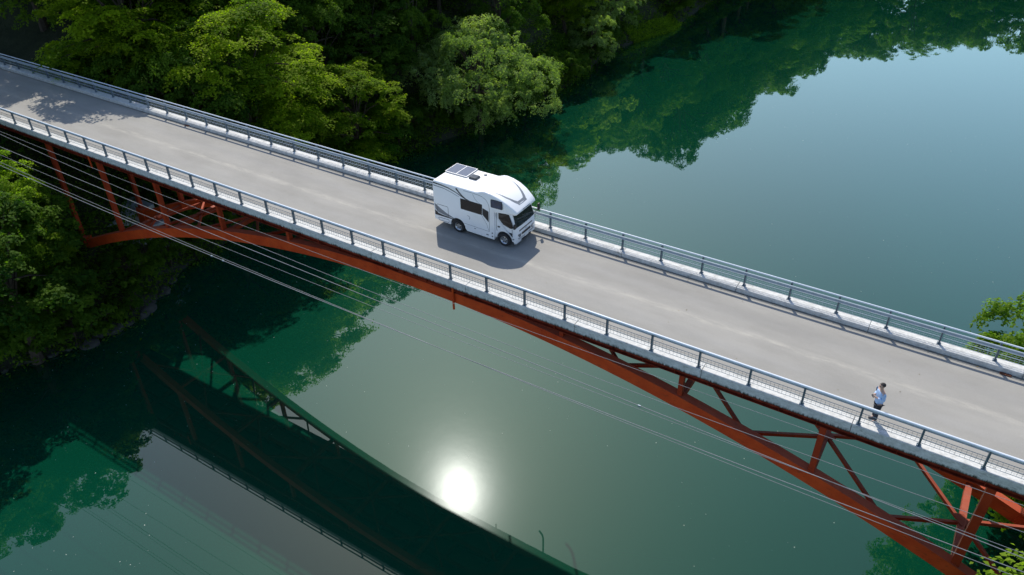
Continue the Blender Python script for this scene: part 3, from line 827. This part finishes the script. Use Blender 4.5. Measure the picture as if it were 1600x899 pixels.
# fingers: short chains rooted in the palms, curled round the phone
for palm, sy in ((19, 1), (23, -1)):
    px_, py_, pz_ = J[palm][:3]
    for k in range(4):
        b = len(J); oz = 0.022 - 0.015 * k; ln = (0.9, 1.0, 0.95, 0.75)[k]
        J += [(px_ + 0.035 * ln, py_ - sy * 0.006, pz_ + oz, 0.009), (px_ + 0.060 * ln, py_ - sy * 0.022, pz_ + oz, 0.008), (px_ + 0.066 * ln, py_ - sy * 0.044, pz_ + oz + 0.004, 0.007)]
        E_ += [(palm, b), (b, b+1), (b+1, b+2)]
    b = len(J); J += [(px_ + 0.005, py_ - sy * 0.02, pz_ + 0.034, 0.010), (px_ + 0.02, py_ - sy * 0.035, pz_ + 0.052, 0.009)]
    E_ += [(palm, b), (b, b+1)]
body = skinned('body', J, E_, M_SKIN, person, 2)
shirt = [(0.0, 0, 0.84, (0.175, 0.155)), (0.005, 0, 0.98, (0.175, 0.155)), (0.01, 0, 1.15, (0.17, 0.15)), (0.02, 0, 1.34, (0.175, 0.15)), (0.025, 0, 1.445, (0.085, 0.085)),
         (0.02, 0.19, 1.375, 0.080), (0.005, 0.25, 1.16, 0.068), (0.12, 0.155, 1.18, 0.056), (0.165, 0.115, 1.195, 0.048), (0.02, -0.19, 1.375, 0.080), (0.005, -0.26, 1.15, 0.068), (0.11, -0.165, 1.17, 0.056), (0.155, -0.125, 1.185, 0.048)]
skinned('shirt', shirt, [(0,1),(1,2),(2,3),(3,4),(3,5),(5,6),(6,7),(7,8),(3,9),(9,10),(10,11),(11,12)], M_SHIRT, person, 2)
pants = [(0, 0, 0.95, (0.15, 0.14)), (0.0, 0.095, 0.80, 0.105), (0.02, 0.105, 0.50, 0.085), (0.005, 0.112, 0.12, 0.072), (0.0, -0.095, 0.80, 0.105), (-0.03, -0.10, 0.50, 0.085), (-0.058, -0.11, 0.12, 0.072)]
skinned('trousers', pants, [(0,1),(1,2),(2,3),(0,4),(4,5),(5,6)], M_PANTS, person, 2)
for sx_, sy_ in ((0.0, 0.115), (-0.06, -0.115)):
    skinned('shoe', [(sx_ - 0.03, sy_, 0.052, 0.048), (sx_ + 0.08, sy_ + 0.01 * (1 if sy_ > 0 else -1), 0.045, (0.048, 0.04)), (sx_ + 0.18, sy_ + 0.02 * (1 if sy_ > 0 else -1), 0.038, (0.042, 0.033))], [(0,1),(1,2)], M_SHOE, person, 2)
bm = bmesh.new(); bmesh.ops.create_uvsphere(bm, u_segments=18, v_segments=12, radius=1)
for v_ in list(bm.verts):
    if v_.co.z < -0.45 or (v_.co.x > 0.55 and v_.co.z < 0.35): bm.verts.remove(v_)
rr = random.Random(4)
for v_ in bm.verts:
    k = 1 + rr.uniform(-0.05, 0.07); v_.co = Vector((0.062 + v_.co.x * 0.108 * k, v_.co.y * 0.095 * k, 1.69 + v_.co.z * 0.100 * k))
bm_obj('hair', bm, M_HAIR, person)
for sy in (-1, 1):
    mb = MB(); mb.tube([(0.152, sy * 0.033, 1.672), (0.166, sy * 0.033, 1.670)], [0.013, 0.008], 8); mb.build('eye', M_HAIR, person, True)
    mb = MB(); mb.tube([(0.07, sy * 0.080, 1.69), (0.065, sy * 0.093, 1.67), (0.068, sy * 0.082, 1.635)], [0.012, 0.018, 0.010], 8); mb.build('ear', M_SKIN, person, True)
mb = MB(); mb.tube([(0.155, 0, 1.668), (0.182, 0, 1.635), (0.160, 0, 1.625)], [0.008, 0.016, 0.010], 8); mb.build('nose', M_SKIN, person, True)
mb = MB(); mb.bar((0.150, -0.022, 1.602), (0.150, 0.022, 1.602), 0.012, 0.010); mb.build('mouth', simple('lips', (0.42, 0.2, 0.17), 0.5), person)
phone = empty('phone', (52.40 + 0.285 * math.cos(math.radians(214)), 0.56 + 0.285 * math.sin(math.radians(214)), 1.115), math.radians(214))
tag(phone, 'small black phone held in both hands by the person', 'phone')
mb = MB(); mb.box(-0.006, 0.006, -0.075, 0.075, -0.038, 0.038); p_ = bevel(mb.build('case', M_BLACK, phone), 0.004, 2); p_.rotation_euler = (0, math.radians(-50), 0)
mb = MB(); mb.box(-0.0085, -0.0055, -0.069, 0.069, -0.033, 0.033); p_ = mb.build('screen', M_GLASS, phone); p_.rotation_euler = (0, math.radians(-50), 0)

# ------------------------------------------------------------------ overhead cables on the near side
CABLES = [('topmost overhead cable, nearest the bridge deck', -3.7, (2.1, 1.95, 2.2), 0.0075),
          ('pale overhead cable second from the deck', -4.9, (2.92, 2.2, 2.3), 0.0085),
          ('thick overhead cable third from the deck', -6.0, (3.25, 2.94, 2.75), 0.0115),
          ('thin overhead cable fourth from the deck', -6.3, (3.0, 2.77, 3.0), 0.007),
          ('overhead cable fifth from the deck, crossing beside the lowest one', -7.0, (3.25, 2.85, 2.9), 0.008),
          ('lowest overhead cable, with a row of small clamps', -7.2, (3.25, 2.95, 3.25), 0.011)]
for i, (lab, y, (za, zm, zb), r) in enumerate(CABLES):
    # parabola through z at x = 10, 30, 50
    A = np.polyfit([10, 28, 50], [za, zm, zb], 2)
    root = tag(empty('overhead_cable', (30, y, zm)), lab, 'cable', 'cables strung beside the bridge')
    mb = MB(); mb.tube([(x - 30, 0, np.polyval(A, x) - zm) for x in np.arange(-24, 92, 2.0)], r, 6)
    mb.build('cable', M_WIRE, root, True)
    if r > 0.0105:
        for x in ((27.2, 27.9) if i == 5 else (46.0,)):
            mb = MB(); z = np.polyval(A, x) - zm; mb.box(x - 30.05, x - 29.95, -r - 0.008, r + 0.008, z - r - 0.03, z + r + 0.008); mb.build('clamp', M_POST, root)

# ------------------------------------------------------------------ trees
LEAF_DARK = mat_leaf('dark_broadleaf', (0.016, 0.065, 0.007), (0.130, 0.215, 0.015), 0.52)
LEAF_MAPLE = mat_leaf('maple_leaf', (0.036, 0.105, 0.005), (0.275, 0.355, 0.014), 0.60)
LEAF_WILLOW = mat_leaf('pale_willow_leaf', (0.110, 0.190, 0.045), (0.330, 0.410, 0.160), 0.54)
LEAF_BRIGHT = mat_leaf('fresh_green_leaf', (0.075, 0.160, 0.012), (0.255, 0.355, 0.026), 0.58)

def leaf_mesh(name, P, Nn, size, tint, mat, rng, slim=0.55):
    """one diamond leaf blade (two triangles, folded) for every point"""
    n = len(P)
    a = rng.normal(size=(n, 3)); a -= Nn * np.sum(a * Nn, 1, keepdims=True)
    a /= np.linalg.norm(a, axis=1, keepdims=True) + 1e-9
    b = np.cross(Nn, a)
    s = size[:, None]
    V = np.empty((n, 4, 3))
    V[:, 0] = P - a * s * 0.5; V[:, 2] = P + a * s * 0.5 - Nn * s * 0.10
    V[:, 1] = P + b * s * slim * 0.5 + Nn * s * 0.08; V[:, 3] = P - b * s * slim * 0.5 + Nn * s * 0.08
    me = bpy.data.meshes.new(name)
    me.vertices.add(4 * n); me.vertices.foreach_set('co', V.reshape(-1))
    me.loops.add(4 * n); me.loops.foreach_set('vertex_index', np.arange(4 * n, dtype=np.int32))
    me.polygons.add(n); me.polygons.foreach_set('loop_start', np.arange(0, 4 * n, 4, dtype=np.int32))
    at = me.attributes.new('tint', 'FLOAT', 'FACE'); at.data.foreach_set('value', tint.astype(np.float32))
    me.materials.append(mat); me.update(); me.validate()
    return me

def crown_points(rng, H, R, base, n_lobe, n_clump, n_leaf, style):
    """lobes -> domed sprays -> leaves"""
    Ps, Ns, Ts = [], [], []
    cz = base + (H - base) * 0.50
    lobes = []
    for i in range(n_lobe):
        for _ in range(40):
            d = rng.normal(size=3); d /= np.linalg.norm(d)
            f = rng.uniform(0.55, 0.80)
            c = np.array([d[0] * R * f, d[1] * R * f, cz + d[2] * (H - base) * 0.5 * f])
            if all(np.linalg.norm(c - l[0]) > R * 0.36 for l in lobes): break
        lobes.append((c, R * rng.uniform(0.27, 0.42), rng.uniform(0, 1)))
    tips = []
    dome = {'maple': 0.22, 'broad': 0.55, 'willow': 0.75}[style]
    wid = {'maple': 0.185, 'broad': 0.155, 'willow': 0.12}[style]
    for k in range(n_clump):
        c, r, lt = lobes[rng.integers(len(lobes))]
        d = rng.normal(size=3); d /= np.linalg.norm(d)
        if d[2] < -0.2: d[2] *= -0.7
        p = c + d * r * np.array([1.15, 1.15, 0.95]) * rng.uniform(0.5, 1.05) ** 0.6
        tips.append(p)
        out = d.copy(); out[2] = max(out[2], 0)
        ax = np.array([0, 0, 1.0]) + out * {'maple': 0.25, 'broad': 0.7, 'willow': 0.9}[style]; ax /= np.linalg.norm(ax)
        e1 = np.cross(ax, [0.3, 0.9, 0.1]); e1 /= np.linalg.norm(e1); e2 = np.cross(ax, e1)
        w = rng.uniform(0.55, 1.2) * R * wid
        m = int(n_leaf * rng.uniform(0.6, 1.4))
        th = rng.uniform(0, 2 * np.pi, m); lob = 0.72 + 0.28 * np.cos(th * rng.integers(3, 6) + rng.uniform(0, 6))
        rr_ = np.sqrt(rng.uniform(0, 1, m)) * lob
        el = rng.uniform(0.7, 1.35)
        a_ = rr_ * np.cos(th) * w * el; b_ = rr_ * np.sin(th) * w / el
        h_ = dome * w * (0.6 - 1.3 * rr_ ** 2) + rng.normal(size=m) * w * (0.06 if style == 'maple' else 0.13)
        q = a_[:, None] * e1 + b_[:, None] * e2 + h_[:, None] * ax
        nn = ax + (a_ / w)[:, None] * e1 * dome * 1.7 + (b_ / w)[:, None] * e2 * dome * 1.7 + {'maple': 0.30, 'broad': 0.36, 'willow': 0.6}[style] * rng.normal(size=(m, 3))
        nn /= np.linalg.norm(nn, axis=1, keepdims=True)
        Ps.append(p + q); Ns.append(nn)
        t0 = 0.45 * lt + 0.55 * rng.uniform(0, 1)
        Ts.append(np.clip(t0 + 0.12 * rng.normal(size=m), 0, 1))
    return np.concatenate(Ps), np.concatenate(Ns), np.concatenate(Ts), np.array(tips), cz

def tree_kind(name, seed, H, R, base, n_lobe, n_clump, n_leaf, leaf, style, mat, slim=0.55):
    rng = np.random.default_rng(seed)
    P, Nn, T, tips, cz = crown_points(rng, H, R, base, n_lobe, n_clump, n_leaf, style)
    S = leaf * rng.uniform(0.65, 1.35, size=len(P))
    cm = leaf_mesh('crown', P, Nn, S, T, mat, rng, slim)
    mb = MB()
    top = cz + (H - cz) * 0.45
    bend = rng.normal(size=2) * R * 0.06
    path = [(bend[0] * math.sin(t * 2.2), bend[1] * math.sin(t * 1.7), -0.6 + (top + 0.6) * t) for t in (0, 0.2, 0.4, 0.6, 0.8, 1)]
    r0 = H * 0.022
    mb.tube(path, [r0 * 1.35, r0, r0 * 0.8, r0 * 0.6, r0 * 0.38, r0 * 0.15], 8)
    sel = rng.permutation(len(tips))[:min(len(tips), 34)]
    for q in tips[sel]:
        t = rng.uniform(0.35, 0.85); a = np.array([bend[0] * math.sin(t * 2.2), bend[1] * math.sin(t * 1.7), -0.6 + (top + 0.6) * t])
        if q[2] < a[2] - 1: a[2] = max(base * 0.7, q[2] - 0.8)
        mid = a * 0.5 + q * 0.5 + np.array([0, 0, 0.12 * np.linalg.norm(q - a)])
        mb.tube([tuple(a), tuple(mid), tuple(q)], [r0 * 0.34, r0 * 0.2, r0 * 0.06], 5, cap=False)
    tm = mb.mesh('trunk', M_BARK, True)
    return cm, tm

KIND = {
 'dark1': tree_kind('d1', 11, 12, 5.0, 0.6, 20, 420, 95, 0.19, 'broad', LEAF_DARK, 0.65),
 'dark2': tree_kind('d2', 12, 13, 4.6, 0.6, 20, 420, 95, 0.19, 'broad', LEAF_DARK, 0.65),
 'dark3': tree_kind('d3', 13, 11, 5.2, 0.6, 20, 380, 105, 0.19, 'maple', LEAF_DARK, 0.65),
 'maple1': tree_kind('m1', 21, 12, 5.2, 0.8, 24, 520, 190, 0.135, 'maple', LEAF_MAPLE, 0.75),
 'maple2': tree_kind('m2', 22, 11, 4.6, 0.7, 22, 460, 170, 0.14, 'maple', LEAF_MAPLE, 0.75),
 'willow1': tree_kind('w1', 31, 11, 5.6, 0.4, 22, 760, 110, 0.145, 'willow', LEAF_WILLOW, 0.5),
 'willow2': tree_kind('w2', 32, 6, 2.8, 0.2, 14, 300, 75, 0.13, 'willow', LEAF_WILLOW, 0.5),
 'bright1': tree_kind('b1', 41, 10, 5.0, 0.8, 22, 680, 200, 0.14, 'broad', LEAF_BRIGHT, 0.7),
 'bright2': tree_kind('b2', 42, 9, 4.4, 0.7, 20, 480, 170, 0.14, 'maple', LEAF_BRIGHT, 0.7),
 'bush1': tree_kind('u1', 51, 4, 2.2, 0.1, 10, 150, 70, 0.16, 'broad', LEAF_DARK, 0.6),
}
def tree(name, kind, x, y, z=None, s=(1, 1, 1), rz=0.0, label='', group=None, cat='tree'):
    if isinstance(s, (int, float)): s = (s, s, s)
    if z is None: z = ground_z(x, y)
    root = empty(name, (x, y, z), rz); root.scale = s
    tag(root, label, cat, group)
    cm, tm = KIND[kind]
    obj('trunk', tm, root); obj('crown', cm, root)
    return root
# named trees -------------------------------------------------------
tree('maple_tree', 'maple1', 0.6, 16.6, None, (1.42, 1.42, 1.42), 0.6, 'large layered green tree behind the far railing, left of the pale bushy tree')
tree('maple_tree', 'maple2', 3.6, 25.0, None, (1.15, 1.15, 1.1), 2.1, 'yellow green tree overhanging the dark water above the far railing')
tree('willow_tree', 'willow1', 7.4, 41.0, None, (1.3, 1.3, 1.12), 2.4, 'pale bushy tree on the shore above the camper van')
tree('willow_bush', 'willow2', 8.4, 64.0, None, (1.25, 1.25, 1.15), 1.3, 'small round pale grey green bush on the far shore', None, 'bush')
tree('willow_tree', 'willow2', 7.0, 71.5, None, (1.6, 1.6, 1.75), 2.3, 'loose pale green tree beside the small round bush')
tree('broadleaf_tree', 'bright1', 61.3, 13.6, None, (1.28, 1.28, 1.22), 0.9, 'bright green tree behind the far railing at the right edge')
tree('broadleaf_tree', 'bright1', 64.2, 17.5, None, (1.2, 1.2, 1.35), 3.4, 'second bright green tree, just behind the one at the right edge')
tree('broadleaf_tree', 'bright2', 61.2, -4.0, None, (1.3, 1.3, 1.75), 1.9, 'fresh yellow green tree below the bridge in the lower right corner')
tree('broadleaf_tree', 'bright2', 1.6, -4.4, None, (0.80, 0.76, 1.17), 0.2, 'sunlit yellow green tree at the left edge below the cables')
tree('broadleaf_tree', 'dark2', 3.4, -6.8, None, (1.28, 1.2, 0.98), 0.7, 'dark leaning tree at the near waterline in front of the left columns')
NTH = ('directly left of the large layered tree', 'where the tree shade on the road begins', 'whose spray shades the kerb', 'above the shaded road', 'above the darkest road shade', 'at the left frame edge', 'just past the left frame edge')
for (x, y, k, sc_, r_), nth in zip(((1.2, 12.2, 'dark2', 1.12, 5.1), (-2.6, 12.0, 'dark1', 1.1, 0.9), (-6.5, 12.6, 'maple2', 1.45, 0.4), (-12.5, 12.2, 'dark1', 1.1, 1.4), (-19, 12.6, 'dark2', 1.15, 2.2), (-26, 12.5, 'dark3', 1.2, 3.0), (-33, 12.5, 'dark1', 1.2, 4.0)), NTH):
    tree('forest_tree', k, x, y, None, (sc_, sc_, sc_), r_, 'tall tree beside the far railing, ' + nth, 'tall trees beside the far railing')
# massed forest -----------------------------------------------------
rf = random.Random(7)
placed = [(0.6, 16.6), (-1.5, 14), (3.6, 25), (7.6, 41), (9, 38), (8.4, 64), (9.5, 61), (7.0, 71.5), (8, 69), (60.9, 13.8), (61.3, -4), (1.6, -4.4), (3.5, -6), (-6.5, 12.6), (-12.5, 12.2), (-19, 12.6), (-26, 12.5), (-33, 12.5), (1.2, 12.2), (-2.6, 12)]
def scatter(x0, x1, y0, y1, step, kinds, label, group, name, smin, smax, dmin=1.5, gap=3.4, limit=400):
    n = 0; y = y0
    while y <= y1:
        x = x0 + (step * 0.5 if int((y - y0) / step) % 2 else 0)
        while x <= x1:
            px_ = x + rf.uniform(-0.4, 0.4) * step; py_ = y + rf.uniform(-0.4, 0.4) * step
            x += step
            d = max(inland(px_, py_))
            if d < dmin: continue
            if -6.5 < py_ < 12.0: continue                   # keep the bridge and road clear
            if any((px_ - a) ** 2 + (py_ - b) ** 2 < gap ** 2 for a, b in placed): continue
            placed.append((px_, py_)); s = rf.uniform(smin, smax)
            tree(name, rf.choice(kinds), px_, py_, None, (s, s, s * rf.uniform(0.92, 1.12)), rf.uniform(0, 6.28), label, group)
            n += 1
            if n >= limit: return
        y += step
D3 = ['dark1', 'dark2', 'dark3']
scatter(-70, 6, 13.5, 34, 5.2, D3 + ['maple1', 'maple2'], 'deep green tree massed on the hillside behind the far railing', 'hillside trees behind the far railing', 'forest_tree', 0.85, 1.15, 2.0)
scatter(-50, 12, 34, 112, 6.2, D3 + ['dark1', 'maple2'], 'dark tree in the shaded forest along the far left shore', 'shaded forest on the far left shore', 'forest_tree', 0.85, 1.2, 1.0)
scatter(-24, 4.5, -34, -6.6, 4.4, D3 + ['maple2'], 'dark tree on the near bank left of the red arch', 'trees on the near left bank', 'forest_tree', 0.7, 1.0, 0.4, 2.8)
scatter(-24, 14, 112, 200, 8.0, D3, 'distant dark tree mirrored in the upper river', 'upstream trees mirrored in the river', 'forest_tree', 1.45, 1.9, 1.5)
scatter(-6, 110, 199, 232, 9.5, D3, 'distant dark tree mirrored in the upper river', 'upstream trees mirrored in the river', 'forest_tree', 1.35, 1.9, 2)
scatter(64, 84, -28, 48, 7.0, ['dark1', 'bright1', 'maple2'], 'green tree on the right bank mirrored below the arch', 'right bank trees', 'forest_tree', 0.8, 1.1, 3.0, 5.0)

# bushes along the far waterline
y = 24.0
while y < 135:
    x = interp(y, SHORE) - rf.uniform(0.2, 1.4); s_ = rf.uniform(0.7, 1.25)
    if not (76 < y < 87):
        tree('bank_bush', 'bush1', x, y, None, (s_ * 1.1, s_ * 1.1, s_), rf.uniform(0, 6.28), 'dark bush at the shaded waterline of the far left shore', 'bushes along the far waterline', 'bush')
    y += rf.uniform(1.8, 2.8)
# bushes on the steep bank under and beside the deck
for y in np.arange(-6.0, 13.0, 1.9):
    for d_ in np.arange(0.6, 8.5, 1.9):
        x = interp(y, SHORE) - d_ + rf.uniform(-0.6, 0.6); yy = y + rf.uniform(-0.6, 0.6)
        s_ = rf.uniform(0.55, 0.95)
        zt = ground_z(x, yy) + 4 * s_
        if zt > (-2.0 if -2 < yy < 8 else 2): continue
        if x < 2.5 and -1.5 < yy < 7.5 and d_ > 2: continue
        tree('bank_bush', 'bush1', x, yy, None, (s_, s_, s_), rf.uniform(0, 6.28), 'dark leafy bush on the steep bank under the left end of the arch', 'bushes under the left end of the arch', 'bush')
# ------------------------------------------------------------------ undergrowth on the banks
def undergrowth():
    rng = np.random.default_rng(5); Ps = []; Ns = []; Ts = []
    def patch(x0, x1, y0, y1, n, dlo, dhi, m=26):
        k = 0
        while k < n:
            x = rng.uniform(x0, x1); y = rng.uniform(y0, y1); d = max(inland(x, y))
            k += 1
            if not (dlo < d < dhi): continue
            if -1.2 < y < 7.2 and ground_z(x, y) > -2.2: continue
            z = ground_z(x, y); w = rng.uniform(0.3, 0.75)
            q = rng.normal(size=(m, 3)) * np.array([w, w, w * 0.45]); q[:, 2] = np.abs(q[:, 2])
            nn = rng.normal(size=(m, 3)) * 0.7 + np.array([0, 0, 1.0]); nn /= np.linalg.norm(nn, axis=1, keepdims=True)
            Ps.append(np.array([x, y, z + 0.1]) + q); Ns.append(nn); Ts.append(np.clip(rng.uniform(0, 1) + 0.2 * rng.normal(size=m), 0, 1))
    patch(-14, 8, -30, 34, 8000, -0.25, 20)
    patch(-10, 14, 30, 112, 4200, -0.1, 12)
    patch(-2, 12, 22, 62, 2600, -0.3, 4)
    patch(58, 78, -24, 40, 900, 0.6, 16)
    P = np.concatenate(Ps); me = leaf_mesh('undergrowth', P, np.concatenate(Ns), 0.26 * rng.uniform(0.6, 1.4, size=len(P)), np.concatenate(Ts), LEAF_DARK, rng)
    tag(obj('undergrowth', me), 'dark green undergrowth covering the river banks', 'undergrowth', kind='stuff')
undergrowth()
def shore_rocks():
    mr = simple('grey_river_rock', (0.060, 0.060, 0.053), 0.9, 0, 0.35, 3.0, 0.6, 0.2)
    meshes = []
    for k in range(4):
        bm = bmesh.new(); bmesh.ops.create_icosphere(bm, subdivisions=2, radius=0.5)
        for v_ in bm.verts:
            n_ = mnoise.noise(v_.co * 1.9 + Vector((k * 7, 0, 0))); v_.co *= 1 + 0.45 * n_
            v_.co.z *= 0.65
        me = bpy.data.meshes.new('rock'); bm.to_mesh(me); bm.free(); me.materials.append(mr); meshes.append(me)
    y = -18.0
    while y < 9:
        x = interp(y, SHORE) + rf.uniform(-0.5, 0.25); s_ = rf.uniform(0.5, 1.5)
        o = obj('shore_rock', meshes[rf.randrange(4)], None, (x, y, WZ + 0.05)); o.scale = (s_, s_ * rf.uniform(0.7, 1.3), s_ * rf.uniform(0.7, 1.2)); o.rotation_euler = (0, 0, rf.uniform(0, 6.28))
        tag(o, 'grey rock at the waterline of the near left bank', 'rock', 'rocks along the near left waterline')
        y += rf.uniform(0.5, 1.2)
shore_rocks()
def shore_grass():
    rng = np.random.default_rng(15); n = 4500
    y = rng.uniform(76, 87, n); x = np.array([interp(v, SHORE) for v in y]) - rng.uniform(-0.3, 1.7, n)
    z = np.array([max(ground_z(a, b), WZ) for a, b in zip(x, y)]) + rng.uniform(0, 0.5, n)
    nn = rng.normal(size=(n, 3)) * 0.8 + np.array([0, 0, 0.7]); nn /= np.linalg.norm(nn, axis=1, keepdims=True)
    me = leaf_mesh('shore_grass', np.stack([x, y, z], 1), nn, 0.42 * rng.uniform(0.6, 1.4, size=n), rng.uniform(0, 1, n), LEAF_BRIGHT, rng, 0.25)
    tag(obj('shore_grass', me), 'sunlit yellow green grass along the far waterline', 'grass', kind='stuff')
shore_grass()
def flecks():
    rng = np.random.default_rng(9); n = 2000
    x = rng.uniform(4, 64, n); y = -22 + 110 * rng.uniform(0, 1, n) ** 1.6
    keep = np.array([max(inland(a, b)) < -0.8 and mnoise.noise((a * 0.06, b * 0.06, 1.7)) > -0.25 for a, b in zip(x, y)])
    x, y = x[keep], y[keep]; r = 0.010 + 0.024 * rng.uniform(0, 1, len(x)) ** 3
    mb = MB()
    for a, b, c in zip(x, y, r):
        k = 6; t = rng.uniform(0, 6)
        vs = [(a + c * math.cos(t + 2*PI*i/k) * rng.uniform(0.6, 1.2), b + c * math.sin(t + 2*PI*i/k) * rng.uniform(0.6, 1.2), WZ + 0.004) for i in range(k)]
        mb.add(vs + [(a, b, WZ + 0.02)], [(i, (i+1) % k, k) for i in range(k)])
    tag(mb.build('floating_flecks', simple('pollen_foam', (0.45, 0.48, 0.42), 0.8, 0, 0.2, 3)), 'tiny pale flecks of pollen and foam drifting on the water', 'flecks', kind='stuff')
flecks()

def litter():
    """leaf litter and grit blown against the kerbs"""
    rng = np.random.default_rng(23); n = 900
    x = rng.uniform(-20, 66, n); e = np.abs(rng.normal(size=n)) * 0.10
    y = np.where(rng.uniform(size=n) < 0.75, 5.86 - e, 0.38 + e)
    far = rng.uniform(size=n) < 0.06; y = np.where(far, rng.uniform(0.6, 5.6, n), y)
    nn = np.tile(np.array([0, 0, 1.0]), (n, 1)) + rng.normal(size=(n, 3)) * 0.25; nn /= np.linalg.norm(nn, axis=1, keepdims=True)
    me = leaf_mesh('leaf_litter', np.stack([x, y, np.full(n, -0.088)], 1), nn, rng.uniform(0.03, 0.075, n), rng.uniform(0, 1, n), simple('dry_leaf', (0.20, 0.15, 0.07), 0.9, 0, 0.5, 3), rng, 0.6)
    tag(obj('leaf_litter', me), 'dry leaf litter and grit gathered along the kerbs', 'litter', kind='stuff')
litter()
